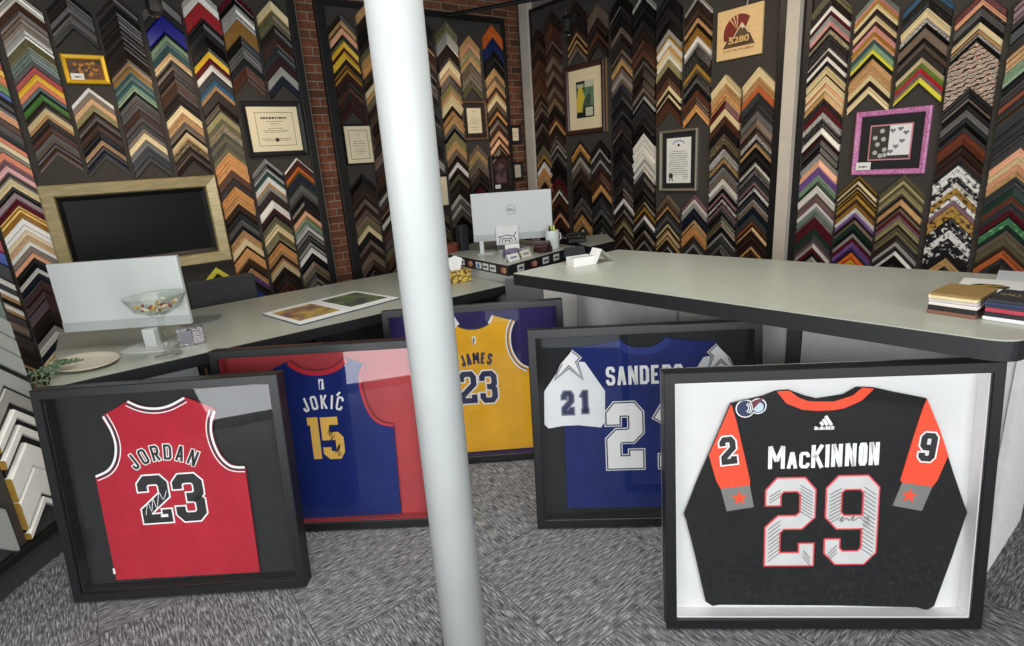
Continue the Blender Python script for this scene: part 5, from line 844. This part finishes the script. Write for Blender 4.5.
for cx_, cz_ in ((.55, .84), (.74, .88), (.88, .76), (.8, .52), (.66, .36), (.54, .22)):
    X, Z = x0+(x1-x0)*cx_, z0+(z1-z0)*cz_; mb.plate([(X, Z-.014), (X+.016, Z+.002), (X+.012, Z+.011), (X+.004, Z+.011), (X, Z+.006), (X-.004, Z+.011), (X-.012, Z+.011), (X-.016, Z+.002)], y-.002, y, 3)
mb.build('rose_print', [mat('photo_dark', (56, 54, 46), .6), mat('photo_light', (238, 238, 238), .6), mat('photo_mid', (190, 190, 180), .6), mat('photo_grey', (126, 126, 132), .6)], o)
MB().box((.03, -.03, .03), (.115, -.026, .078)).build('white_card', PAPW, o); textbars(o, .045, .1, [(.046, .9)], -.031, INK, .009, 21, 'card_print')
# spotlights on their track
def track_spot(label, loc, rz, tilt):
    o = thing('track_spotlight', label, 'spotlight', (loc[0], loc[1], loc[2]-.04), rz)
    M = Matrix.Rotation(R(tilt), 4, 'X')
    MB().tube([(0, 0, .05), (0, 0, 3.3-loc[2]-.002)], .008).build('stem', BLK(), o)
    MB().lathe([(0, -.03), (.03, -.03), (.045, .0), (.045, .09), (.03, .1), (0, .1)], seg=20, M=M).build('lamp_head', BLK(), o)
    MB().lathe([(0, -.045), (.022, -.042), (.032, -.031), (0, -.031)], seg=16, M=M).build('reflector', mat('chrome', (225, 225, 225), .15, metal=1.), o)
track_spot('small black ceiling spotlight hanging before the left wall board', (.67, 4.2, 2.60), 0, 25)
track_spot('small black ceiling spotlight hanging near the room corner', (3.55, 3.70, 2.60), R(-40), 25)
MB().tube([(3.1, 4.75, 2.86), (4.0, 3.2, 2.86)], .018).build('ceiling_conduit', BLK()); tag(bpy.data.objects['ceiling_conduit'], 'black overhead conduit crossing the room corner at the top', 'conduit')
for x, y in ((3.1, 4.75), (4.0, 3.2)):
    pass
# ------------------------------------------------------------ counters and desk
LAM = mat('laminate_sage', (176, 179, 166), .28, var=.05, scale=14, bump=.03, bscale=30)
PNL = mat('panel_grey', (232, 230, 225), .7, var=.06, scale=22, bump=.15, bscale=80)
EDG = mat('edge_black', (32, 33, 35), .45)
def rounded(P, r, corners, seg=8):
    out = []
    for i, p in enumerate(P):
        if i not in corners: out.append(p); continue
        p = Vector(p); a = Vector(P[i-1]); b = Vector(P[(i+1) % len(P)]); da = (a-p).normalized(); db = (b-p).normalized()
        s = p+da*r; e = p+db*r
        for k in range(seg+1):
            t = k/seg; q = s*(1-t)**2+p*2*t*(1-t)+e*t*t; out.append((q.x, q.y))
    return out
def slab(P, z0, z1, parent, top, edge, nm='worktop'):
    n = len(P); mb = MB(); mb.prism(P, z0, z1-.004, 1)
    c = Vector((sum(p[0] for p in P)/n, sum(p[1] for p in P)/n)); Q = [tuple(c+(Vector(p)-c)*.997) for p in P]
    mb.prism(Q, z1-.004, z1, 0); return mb.build(nm, [top, edge], parent)
# right-hand counter
rc = thing('service_counter', 'tall counter with sage laminate top and black edge, in front of right wall', 'counter', (2.3, 1.3, 0))
off = lambda P: [(x-2.3, y-1.3) for x, y in P]
P = [(1.735, 2.272), (1.905, .305), (2.85, .30), (2.56, 2.30)]
slab(off(rounded(P, .085, (1,))), .938, 1.0, rc, LAM, EDG)
fx = lambda y: 2.20+.138*(2.30-y)/2*.95
def on_front(y0, y1, z0, z1, out, nm, m):
    a = (fx(y0)-out, y0); b = (fx(y1)-out, y1); a2 = (fx(y0)+.0, y0); b2 = (fx(y1)+.0, y1)
    return MB().prism(off([a, b, b2, a2]), z0, z1).build(nm, m, rc)
MB().prism(off([(fx(2.28)+.001, 2.27), (fx(.36)+.001, .36), (2.80, .36), (2.54, 2.27)]), .0, .938).build('counter_body', mat('body_grey', (180, 178, 172), .7, var=.05, scale=12), rc)
MB().box((2.205-2.3, 2.275-1.3, 0), (2.246-2.3, 2.915-1.3, .822)).build('return_panel', mat('body_grey', (0, 0, 0)), rc)
for y0, y1 in ((2.27, 1.63), (1.615, 1.10), (1.04, .375)): on_front(y0, y1, .09, .925, .014, 'front_panel', PNL)
MB().prism(off([(fx(2.55)-.014, 2.55), (fx(2.28)-.014, 2.28), (fx(2.28), 2.28), (fx(2.55), 2.55)]), .09, .82).build('front_panel', PNL, rc)
on_front(1.095, 1.045, .0, .938, .03, 'front_post', mat('post_dark', (74, 74, 74), .6))
on_front(2.91, 2.565, .0, .820, .010, 'corner_panel', mat('panel_midgrey', (128, 128, 126), .7))  # one even grey, darker than the front panels
on_front(2.91, .375, .0, .085, .006, 'kick_board', BLK())
MB().prism(off([(fx(.375)-.02, .375), (fx(.375)-.02, .352), (2.80, .352), (2.80, .375)]), .0, .938).build('end_panel', PNL, rc)
MB().box((2.17-2.3, .40-1.3, .80), (2.35-2.3, .44-1.3, .937)).build('support_bracket', BLK(), rc)
# left desk
ld = thing('reception_desk', 'long low desk with sage laminate top and black edge along left wall', 'desk', (1.0, 3.5, 0))
o2 = lambda P: [(x-1.0, y-3.5) for x, y in P]
slab(o2([(-.23, 3.005), (2.24, 2.975), (2.24, 4.12), (1.0, 4.14), (-.20, 4.15)]), .70, .76, ld, LAM, EDG, 'desktop')
MB().box((-1.19, -.42, .07), (1.2, .45, .70)).build('desk_body', mat('desk_black', (26, 27, 28), .6), ld)
for x0, x1, dm in ((-1.16, -.665, 'drawer_grey'), (-.655, -.12, 'drawer_black'), (-.08, .38, 'drawer_black'), (.42, .86, 'drawer_black')):
    d = MB().box((x0, -.450, .36), (x1, -.42, .684)).build('drawer_front', mat(dm, (206, 208, 210) if dm == 'drawer_grey' else (28, 29, 30), .6), ld)
    MB().tube([(x0+.022, -.450, .67), (x0+.022, -.468, .67), (x0+.022, -.468, .60), (x0+.022, -.450, .60)], .005).build('handle', mat('brass', (170, 140, 80), .35, metal=.8), d)
MB().box((-1.19, -.43, .0), (1.2, .40, .07)).build('plinth', BLK(), ld)
# raised shelf between the counters
ZS0 = .90
rs = thing('raised_shelf', 'raised corner shelf with black edge carrying payment card stickers', 'shelf', (2.195, 2.925, 0))
S = 1.3265
ang = math.atan2(.114, .48); e1 = Vector((math.cos(ang), math.sin(ang))); e2 = Vector((.037, .645)).normalized()
def sp(a, b): q = (e1*a+e2*b)*S; return (q.x, q.y)
slab([sp(0, 0), sp(.62, 0), sp(.62, .78), sp(0, .78)], ZS0-.074, ZS0, rs, LAM, EDG, 'shelf_top')
MB().box((2.247-2.195, .03, 0), (2.28-2.195, 1.0, ZS0-.075)).build('support_panel', mat('support_white', (226, 226, 222), .6), rs)
cards = [('L', .04, 'orange'), ('L', .14, 'white'), ('L', .21, 'white'), ('L', .28, 'bluew'), ('L', .37, 'orange'), ('L', .46, 'white'),
         ('F', .10, 'white'), ('F', .215, 'orange'), ('F', .32, 'white'), ('F', .42, 'white'), ('F', .53, 'blue')]
cw = mat('sticker_white', (232, 232, 228), .5); co = mat('sticker_orange', (206, 150, 118), .5); cr_ = mat('sticker_red', (176, 92, 76), .5); cb = mat('sticker_blue', (60, 130, 196), .5); ck = mat('sticker_ink', (60, 64, 90), .5)
for side, d, kind in cards:
    o = thing_ = bpy.data.objects.new('card_sticker', None); COL.objects.link(o); o.parent = rs
    if side == 'F': M = Matrix(((e1.x, -e1.y, 0, e1.x*d), (e1.y, e1.x, 0, e1.y*d), (0, 0, 1, 1.008), (0, 0, 0, 1)))
    else: M = Matrix(((-e2.x, e2.y, 0, e2.x*d), (-e2.y, -e2.x, 0, e2.y*d), (0, 0, 1, 1.008), (0, 0, 0, 1)))
    if side == 'L': M = Matrix(((-e2.x, e2.y, 0, e2.x*d), (-e2.y, -e2.x, 0, e2.y*d), (0, 0, 1, 1.008), (0, 0, 0, 1)))
    bpy.data.objects.remove(o)
    mb = MB(); y = -.003
    if kind in ('white', 'bluew', 'blue'):
        mb.box((-.026, y, .006), (.026, -.0005, .040), 0)
        if kind == 'white': mb.box((-.018, y-.001, .018), (.018, y, .028), 1)
        elif kind == 'bluew': mb.box((-.010, y-.001, .010), (.012, y, .034), 1)
        else: mb.box((-.012, y-.001, .015), (.012, y, .032), 1)
        ms = {'white': [cw, ck], 'bluew': [cw, cb], 'blue': [cb, cw]}[kind]
    else:
        for cx_, mi in ((-.009, 0), (.009, 1)): mb.plate([(cx_+.015*math.cos(R(t)), .023+.015*math.sin(R(t))) for t in range(0, 360, 24)], y-.0005*mi, -.0005, mi)
        ms = [cr_, co]
    mb.v = [((M @ Vector(v)).x*S, (M @ Vector(v)).y*S, ZS0-.071+((M @ Vector(v)).z-1.008)*S) for v in mb.v]
    mb.build('card_sticker', ms, rs)
# ------------------------------------------------------------ monitors
ALU = mat('monitor_silver', (204, 207, 204), .38, var=.02, scale=5); ALU2 = mat('monitor_band', (176, 180, 178), .4)
def monitor(label, TLx, TLy, TRx, TRy, z0, z1, zdesk, logo, tilt=0):
    a = Vector((TLx, TLy)); b = Vector((TRx, TRy)); W = (b-a).length; m = (a+b)/2; rz = math.atan2((b-a).y, (b-a).x)
    o = thing('computer_monitor', label, 'monitor', (m.x, m.y, zdesk+.0005), rz)
    z0 -= zdesk; z1 -= zdesk; nx = .12 if not logo else 0
    MB().rbox((-W/2, 0, z0), (W/2, .026, z1), .006).build('rear_shell', ALU, o, bevel=.003)
    MB().box((-W/2, -.0012, z0), (W/2, 0, z0+(z1-z0)*.14)).build('lower_band', ALU2, o)
    MB().box((-W/2+.008, .026, z0+.012), (W/2-.008, .028, z1-.008)).build('screen', mat('screen_black', (0, 0, 0)), o)
    MB().box((nx-.03, -.045, .006), (nx+.03, -.0012, z0-.005)).build('stand_neck', ALU, o, bevel=.004)
    MB().rbox((nx-.12, -.13, 0), (nx+.12, .09, .008), .03).build('stand_base', ALU, o)
    if logo:
        mb = MB(); cz = z0+(z1-z0)*.63; r = .035; lx = -.006
        ribbon(mb, [(lx+r*math.cos(R(t)), cz+r*math.sin(R(t))) for t in range(0, 360, 15)], .003, -.0015, closed=True); text_line(mb, 'DELL', lx-.027, lx+.027, cz-.009, .018, -.0015, bold=.02, gap=.15, widths={'L': .8})
        mb.build('round_logo', mat('logo_grey', (118, 122, 124), .5), o)
    return o
monitor('silver computer monitor seen from behind, standing on the raised corner shelf', 2.414, 3.629, 2.906, 3.265, .973, 1.335, .90, True)
monitor('large white computer monitor seen from behind on the long desk', -.146, 3.62, .374, 3.235, .862, 1.214, .76, False)
# office chair behind the desk
oc = thing('office_chair', 'dark grey upholstered office chair behind the long desk', 'chair', (.75, 4.52, 0), R(4))
FAB = mat('chair_fabric', (66, 67, 70), .95, var=.2, scale=120, bump=.3, bscale=300)
MB().rbox((-.225, -.12, .52), (.225, -.07, .895), .02).build('backrest', FAB, oc, bevel=.012)
MB().rbox((-.24, -.08, .42), (.24, .32, .50), .05).build('seat', FAB, oc, bevel=.015)
MB().tube([(0, .1, .42), (0, .1, .10)], .025).build('gas_column', BLK(), oc); MB().box((-.03, -.13, .38), (.03, -.12, .60)).build('back_bracket', BLK(), oc)
for k in range(5):
    t = R(72*k+18); e_ = (.24*math.cos(t), .1+.24*math.sin(t), .07); l = MB().tube([(0, .1, .11), e_], .018, rr=[.022, .014]).build('base_spoke', BLK(), oc)
    MB().lathe([(0, -.012), (.028, -.012), (.028, .012), (0, .012)], seg=14, M=Matrix.Translation((e_[0], e_[1], .0285)) @ Matrix.Rotation(t, 4, 'Z') @ Matrix.Rotation(R(90), 4, 'X')).build('caster', BLK(), l)
# ------------------------------------------------------------ things on the long desk
ZD = .7605
gl = glass_mat('bowl_glass', (.93, .95, .93), 1.5)
bw = thing('glass_bowl', 'clear footed glass bowl of candies on the long desk before the white monitor', 'bowl', (.235, 3.1, ZD))
MB().lathe([(0, .205), (.05, .21), (.1, .235), (.128, .285), (.134, .30), (.130, .30), (.122, .283), (.096, .241), (.05, .217), (0, .212)], seg=40).build('bowl', gl, bw, smooth=True)
MB().lathe([(0, 0), (.06, 0), (.062, .005), (.03, .012), (.013, .03), (.011, .10), (.016, .13), (.011, .16), (.02, .195), (.05, .2095), (0, .2045)], seg=32).build('stem', gl, bw, smooth=True)
rg = random.Random(9)
for k in range(46):
    a_ = rg.random()*6.28; r_ = .085*math.sqrt(rg.random()); s = .012; zz = .222+max(0, (r_/.1)**2*.03)+rg.random()*.022
    o = MB().lathe([(0, -s*.7), (s*.7, -s*.4), (s, 0), (s*.7, s*.4), (0, s*.7)], seg=8, sx=1, sy=.7).build('wrapped_candy', mat(('candy_gold', 'candy_red', 'candy_cream')[k % 3], ((206, 166, 90), (150, 60, 48), (226, 214, 190))[k % 3], .35))
    o.location = (.235+r_*math.cos(a_), 3.1+r_*math.sin(a_), ZD+zz); o.rotation_euler = (rg.random(), rg.random(), rg.random()*6)
    tag(o, 'small %s wrapped candy in the clear glass bowl' % ('gold', 'red', 'cream')[k % 3], 'candy', 'wrapped %s candies in the glass bowl' % ('gold', 'red', 'cream')[k % 3])
# oval plate with a trailing sprig
pl = MB().lathe([(0, .004), (.10, .004), (.125, .012), (.14, .02), (.142, .023), (.138, .024), (.122, .016), (.10, .009), (0, .009)], seg=40, sx=.92, sy=1.28).build('oval_plate', mat('plate_cream', (214, 206, 184), .4), smooth=True)
pl.location = (-.095, 3.27, ZD-.0035); pl.rotation_euler = (0, 0, R(25)); tag(pl, 'cream oval plate at the left end of the long desk', 'plate')
sg = thing('succulent_sprig', 'trailing green succulent sprig hanging off the desk by the oval plate', 'plant', (-.165, 3.25, ZD))
GRN = mat('leaf_green', (98, 120, 92), .6, var=.2, scale=60)
rg = random.Random(4); lv = MB(); st = MB()
for k in range(5):
    ex_, ey_ = -.06-.02*k, -.24+.07*k*.6; P = [(.07-.02*k, .01*k, .03), (-.02, ey_*.4, .05), (ex_, ey_*.85, .03), (ex_-.02, ey_-.02, -.05-.02*k)]
    st.tube(P, .0025, 5)
    for i in range(24):
        t = i/23*2.999; q = int(t); f = t-q; p = Vector(P[q])*(1-f)+Vector(P[q+1])*f; d = Vector((rg.uniform(-1, 1), rg.uniform(-1, 1), rg.uniform(-.3, 1))).normalized()
        lv.tube([p, p+d*.010, p+d*.018], .004, 5, rr=[.003, .0055, .001])
st.build('stem', mat('stem_olive', (90, 96, 64), .7), sg); lv.build('leaves', GRN, sg)['kind'] = 'stuff'
# glittering square frame
jf = thing('rhinestone_photo_cube', 'small glittering silver rhinestone photo holder on desk beside the glass bowl', 'photo holder', (.355, 3.20, ZD), R(-12))
MB().box((-.06, -.012, 0), (.06, .03, .09)).build('holder_body', mat('holder_silver', (196, 190, 192), .25, metal=.5, c2=(110, 104, 108), scale=120, thr=(.45, .55)), jf, bevel=.003)
MB().box((-.048, -.0145, .014), (.006, -.012, .078)).build('photo', mat('photo_grey', (0, 0, 0)), jf)
mb = MB(); rg = random.Random(2)
for i in range(6):
    for k in range(5): mb.lathe([(0, -.001), (.005, 0), (0, .005)], seg=6, M=Matrix.Translation((.014+.0085*k, -.0125, .015+.0125*i)) @ Matrix.Rotation(R(90), 4, 'X'))
mb.build('rhinestones', mat('stones', (236, 226, 230), .08, metal=.6), jf)['kind'] = 'stuff'
# flat keyboard-like grey plate behind it
bp_ = MB().prism([(.40, 3.60), (.56, 3.64), (.60, 3.75), (.45, 3.86), (.36, 3.78)], ZD, ZD+.012).build('metal_base_plate', mat('plate_metal', (150, 152, 150), .3, metal=.4)); tag(bp_, 'flat grey metal plate lying on the desk in front of the office chair', 'plate')
# open photo booklet
bk = thing('photo_booklet', 'open white booklet with an autumn photo and a green landscape photo', 'booklet', (1.15, 3.38, ZD+.001), 0)
A_, B_, C_, D_ = Vector((.789, 3.564)), Vector((.869, 3.099)), Vector((1.541, 3.219)), Vector((1.438, 3.691)); O_ = Vector((1.15, 3.38))
def quad(u0, u1, v0, v1):
    f = lambda u, v: tuple((A_*(1-u)+D_*u)*(1-v)+(B_*(1-u)+C_*u)*v-O_)
    return [f(u0, v1), f(u1, v1), f(u1, v0), f(u0, v0)]
MB().prism(quad(0, 1, 0, 1), 0, .004).build('cover', mat('booklet_edge', (44, 50, 70), .6), bk)
MB().prism(quad(.004, .496, .01, .985), .004, .009).build('page', PAPW, bk); MB().prism(quad(.504, .996, .01, .985), .004, .009).build('page', PAPW, bk)
MB().prism(quad(.05, .44, .14, .86), .009, .0096).build('autumn_photo', mat('photo_autumn', (190, 160, 80), .4, c2=(126, 84, 84), scale=9, thr=(.4, .6)), bk)
MB().prism(quad(.55, .95, .12, .84), .009, .0096).build('landscape_photo', mat('photo_green', (110, 130, 80), .4, c2=(74, 78, 80), scale=8, thr=(.4, .6)), bk)
# tissue box
tb = thing('tissue_box', 'yellow floral tissue box with a white tissue standing up', 'tissue box', (2.05, 3.36, ZD), R(-12))
MB().box((-.10, -.06, 0), (.10, .06, .085)).build('box', mat('tissue_floral', (226, 196, 92), .6, c2=(104, 74, 36), scale=60, thr=(.46, .56)), tb, bevel=.003)
mb = MB(); mb.add([(-.03, .0, .084), (.04, -.01, .084), (.07, .01, .16), (.015, .02, .185), (-.045, .0, .165), (.0, .02, .084), (.03, .035, .15), (-.02, .03, .175)], [(0, 1, 2, 3, 4), (5, 1, 6, 7), (0, 5, 7, 4)]); mb.build('tissue', mat('tissue_white', (240, 240, 238), .8), tb)
# ------------------------------------------------------------ things on the raised shelf
ZS = ZS0+.0005; FIRST = set(o.name for o in bpy.data.objects)
def at(a, b): q = Vector((2.195, 2.925))+(e1*a+e2*b)*S; return (q.x, q.y)
x, y = at(.13, .62); o = MB().box((-.028, -.028, 0), (.028, .028, .15)).build('desktop_speaker', mat('speaker_black', (34, 36, 38), .5), bevel=.005); o.location = (x, y, ZS); tag(o, 'small black upright speaker left of the silver monitor', 'speaker')
x, y = at(.03, .67); o = thing('coiled_strap', 'reddish brown coiled leather strap beside the small black speaker', 'strap', (x, y, ZS))
for k in range(4): MB().lathe([(.035, .002), (.055, 0), (.06, .006), (.055, .012), (.035, .010)], c=(0, 0, .0125*k), seg=20, sx=1.2).build('strap_loop', mat('strap_brown', (128, 66, 48), .5), o)
x, y = at(.0, .74); o = MB().lathe([(0, 0), (.02, 0), (.024, .012), (.018, .03), (0, .036)], seg=16).build('white_pot', WHT(), smooth=True); o.location = (x+.03, y-.01, ZS); tag(o, 'tiny white rounded pot at the far left of the shelf', 'pot')
x, y = at(.12, .39); o = thing('adapter_stand', 'small silver adapter standing in front of the silver monitor', 'adapter', (x, y, ZS), R(-35)); MB().box((-.012, -.012, 0), (.012, .012, .075)).build('post', ALU, o, bevel=.003); MB().rbox((-.03, -.03, 0), (.07, .03, .006), .01).build('foot', ALU2, o)
x, y = at(.30, .33); o = thing('line_art_block', 'white block with dark line drawing in front of the silver monitor', 'ornament', (x, y, ZS), R(-36))
MB().rbox((-.066, 0, .03), (.066, .02, .140), .004).build('block', WHT(), o, bevel=.005); MB().box((-.065, -.01, 0), (.085, .035, .03)).build('base', mat('base_grey', (74, 76, 78), .6), o)
mb = MB()
for P in ([(-.045, .035), (-.04, .07), (.0, .078), (.035, .07), (.05, .095)], [(-.03, .035), (-.028, .058), (.02, .06), (.03, .035)], [(.035, .07), (.048, .035)], [(-.055, .07), (-.04, .07)], [(-.015, .035), (-.012, .048), (.01, .048), (.012, .035)]): ribbon(mb, [(a*1.05, b+.008) for a, b in P], .005, -.0012)
mb.build('line_drawing', mat('line_ink', (70, 80, 100), .6), o)
x, y = at(.165, .14); o = MB().box((-.045, -.03, 0), (.045, .03, .04)).build('purple_box', mat('box_purple', (128, 120, 148), .6, c2=(96, 84, 116), scale=30), bevel=.002); o.location = (x, y, ZS); o.rotation_euler = (0, 0, R(-20)); tag(o, 'small purple box on the shelf beside the business cards', 'box')
for a_, b_, rz, wd, lab, nm in ((.10, .05, 10, .085, 'white business card tent nearest the shelf corner', 1), (.215, .06, 12, .08, 'cream business card tent right of the white one on the shelf', 2), (.225, .20, -30, .08, 'upright white business card before the line drawing block', 3)):
    x, y = at(a_, b_); o = thing('business_card', lab, 'card', (x, y, ZS), R(rz)); hh = .035 if nm < 3 else .052
    mb = MB(); mb.add([(-wd/2, 0, 0), (wd/2, 0, 0), (wd/2, .016, hh), (-wd/2, .016, hh), (-wd/2, .034, 0), (wd/2, .034, 0)], [(0, 1, 2, 3), (3, 2, 5, 4)]); mb.build('card_stock', mat('card_cream', (240, 234, 212), .6) if nm == 2 else PAPW, o)
    mb = MB(); mb.add([(-wd*.3, .0035, hh*.4), (wd*.3, .0035, hh*.4), (wd*.3, .0075, hh*.62), (-wd*.3, .0075, hh*.62)], [(0, 1, 2, 3)]); mb.build('print', mat('print_lilac', (140, 130, 170), .6), o)
x, y = at(.36, .035)
for k in range(4):
    o = MB().rbox((-.042, -.042, 0), (.042, .042, .013), .012).build('leather_coaster', mat('coaster_maroon', (66, 34, 34), .45), bevel=.002); xx, yy = at(.37, .07); o.location = (xx+.003*(k % 2), yy, ZS+.0145*S*k); o.rotation_euler = (0, 0, R(17*k))
    tag(o, 'maroon leather coaster, %s in the stack of four on the shelf' % ['bottom one', 'second from bottom', 'third from bottom', 'top one'][k], 'coaster', 'maroon coasters stacked on the shelf')
x, y = at(.50, .10); pc = thing('pen_cup', 'white mug holding pens at the right of the raised shelf', 'cup', (x, y, ZS))
MB().lathe([(0, 0), (.038, 0), (.040, .1), (.036, .1), (.034, .006), (0, .006)], seg=28).build('cup', mat('cup_white', (232, 236, 232), .35), pc, smooth=False)
MB().tube([(.036, 0, .08), (.062, 0, .075), (.066, 0, .045), (.036, 0, .025)], .005).build('handle', mat('cup_white', (0, 0, 0)), pc)
for k, (dx, dy, hh, c, cn) in enumerate(((-.02, 0, .122, (30, 30, 32), 'black'), (.0, .01, .118, (222, 226, 90), 'yellow'), (.012, -.006, .124, (226, 226, 110), 'pale yellow'), (.02, .012, .116, (150, 190, 80), 'green'))):
    o = MB().tube([(0, 0, 0), (dx*.5, dy*.5, hh-.02), (dx*.55, dy*.55, hh)], .005, rr=[.006, .006, .003]).build('marker_pen', mat('pen_'+cn.replace(' ', '_'), c, .4)); o.location = (x+dx*.5, y+dy*.5, ZS+.009); tag(o, '%s marker pen standing in the white mug' % cn, 'pen', 'pens in the white mug')
# headset / stapler cluster and card reader
x, y = 2.20, 2.33; hs = thing('desk_phone', 'black desk phone with coiled cord on the end of the raised shelf', 'phone', (3.04, 3.15, .9205), R(-30))
MB().box((-.07, -.05, 0), (.07, .05, .035)).build('phone_base', BLK(), hs, bevel=.008); MB().tube([(-.08, 0, .05), (-.05, 0, .065), (.05, 0, .065), (.08, 0, .05)], .016, rr=[.02, .014, .014, .02]).build('handset', BLK(), hs)
MB().tube([(-.08, -.02, .03), (-.12, -.06, .05), (-.16, -.05, .02), (-.15, .0, .004)], .003).build('cord', BLK(), hs)
for o in list(bpy.data.objects):
    if o.name not in FIRST and o.parent is None: o.scale = (S, S, S) if 'phone' not in o.name else (1, 1, 1)
cb_ = thing('counter_extension', 'dark-edged grey counter wing beside the desk phone at the room corner', 'counter', (3.09, 2.985, 0))
P = [(-.11, -.05), (.115, -.028), (.30, .20), (.06, .36)]; P = [(a*S, b*S) for a, b in P]; slab(P, .83, .92, cb_, LAM, mat('edge_deepblack', (18, 18, 20), .5), 'wing_top'); MB().prism([(-.0, .06), (.10, .08), (.22, .22), (.06, .3)], 0, .83).build('wing_support', BLK(), cb_)
tn = thing('sample_box', 'open white card box with black inside on the counter end', 'box', (2.10, 2.13, 1.0005), R(-14))
MB().box((-.08, -.04, 0), (.05, -.036, .045)).box((-.08, .036, 0), (.05, .04, .045)).box((-.08, -.036, 0), (-.076, .036, .045)).box((.046, -.036, 0), (.05, .036, .045)).build('box_sides', PAPW, tn)
MB().box((-.076, -.036, 0), (.046, .036, .03)).build('black_insert', mat('insert_black', (24, 24, 26), .7), tn)
mb = MB(); mb.add([(-.078, .042, .02), (.05, .042, .02), (.06, .09, .085), (-.06, .09, .085), (-.078, .046, .018), (.05, .046, .018), (.06, .094, .083), (-.06, .094, .083)], [(0, 1, 2, 3), (7, 6, 5, 4), (0, 4, 5, 1), (1, 5, 6, 2), (2, 6, 7, 3), (3, 7, 4, 0)]); mb.build('black_back_lid', mat('insert_black', (0, 0, 0)), tn)
mb = MB(); mb.add([(.052, -.045, 0), (.052, .05, 0), (.09, .05, .075), (.09, -.045, .075), (.175, .06, 0), (.175, -.035, 0)], [(0, 1, 2, 3), (3, 2, 4, 5)]); mb.build('folded_lid', PAPW, tn)
# ------------------------------------------------------------ stacks of swatches on the counter
def stack(x, y, rz, W, D, layers, place, grp, cat='swatch block'):
    z = 1.0005
    for k, (c, h, nm) in enumerate(layers):
        o = MB().box((-W/2, -D/2, 0), (W/2, D/2, h-.0008)).build('mat_swatch', mat('swatch_'+nm.replace(' ', '_'), c, .5, var=.05, scale=20), bevel=.0012)
        o.location = (x+.002*math.sin(k*2.1), y+.002*math.cos(k*1.7), z); o.rotation_euler = (0, 0, R(rz+.8*math.sin(k*3))); z += h
        tag(o, '%s swatch block %s' % (nm, place), cat, grp)
    return z, o
SX = Vector((1.0, .0))
def swatches(corner, e_, W, D, layers, place, grp):
    e_ = Vector(e_).normalized(); n_ = Vector((-e_.y, e_.x)); n_ = n_ if n_.x > 0 else -n_; c = Vector(corner)+e_*W/2+n_*D/2
    return stack(c.x, c.y, math.degrees(math.atan2(e_.y, e_.x)), W, D, layers, place, grp), c
(_, top), c1 = swatches((2.085, .575), (-.05, -1), .125, .17, [((136, 92, 74), .012, 'brown'), ((34, 32, 34), .016, 'black'), ((232, 222, 214), .011, 'ivory'), ((206, 198, 196), .009, 'pale grey'), ((240, 220, 170), .012, 'cream'), ((150, 120, 70), .008, 'bronze gold')], 'in the left stack on the tall counter', 'left swatch stack')
(z2, top), c2 = swatches((2.095, .435), (-.03, -1), .12, .16, [((238, 238, 238), .012, 'white'), ((38, 34, 40), .014, 'charcoal'), ((184, 58, 78), .013, 'crimson'), ((54, 62, 74), .006, 'slate'), ((50, 60, 98), .011, 'navy'), ((44, 44, 48), .010, 'black lettered')], 'in the right stack on the tall counter', 'right swatch stack')
top['label'] = 'black gold-lettered swatch block on top of the right stack'
fl = thing('brochure', 'white brochure with round gold emblem behind the swatch stacks', 'brochure', (2.59, .53, 1.001), R(-83))
MB().box((-.09, -.12, 0), (.09, .09, .004)).build('sheet', PAPW, fl); mb = MB().lathe([(0, .0042), (.055, .0042), (.055, .005), (0, .005)], seg=28, sy=.7).build('gold_emblem', mat('emblem_gold', (170, 144, 60), .4, c2=(40, 36, 24), scale=30, thr=(.5, .56)), fl); mb.location = (0, -.04, 0)
o = MB().box((-.13, -.1, 0), (.13, .14, .004)).build('paper_sheet', mat('paper_grey', (214, 216, 218), .6)); o.location = (2.76, .42, 1.0005); o.rotation_euler = (0, 0, R(-80)); tag(o, 'blank white sheet of paper at the back right of the tall counter', 'paper')
mb = MB(); text_line(mb, 'GALLERY', -.048, .048, .0, .03, 0, bold=.02, gap=.2)
mb.v = [(v[0], v[2]-.01, .0) for v in mb.v]; o = mb.build('lettering', mat('gilt_letter', (150, 132, 90), .4), top); o.location = (0, 0, .0098)
o.rotation_euler = (0, 0, 0)
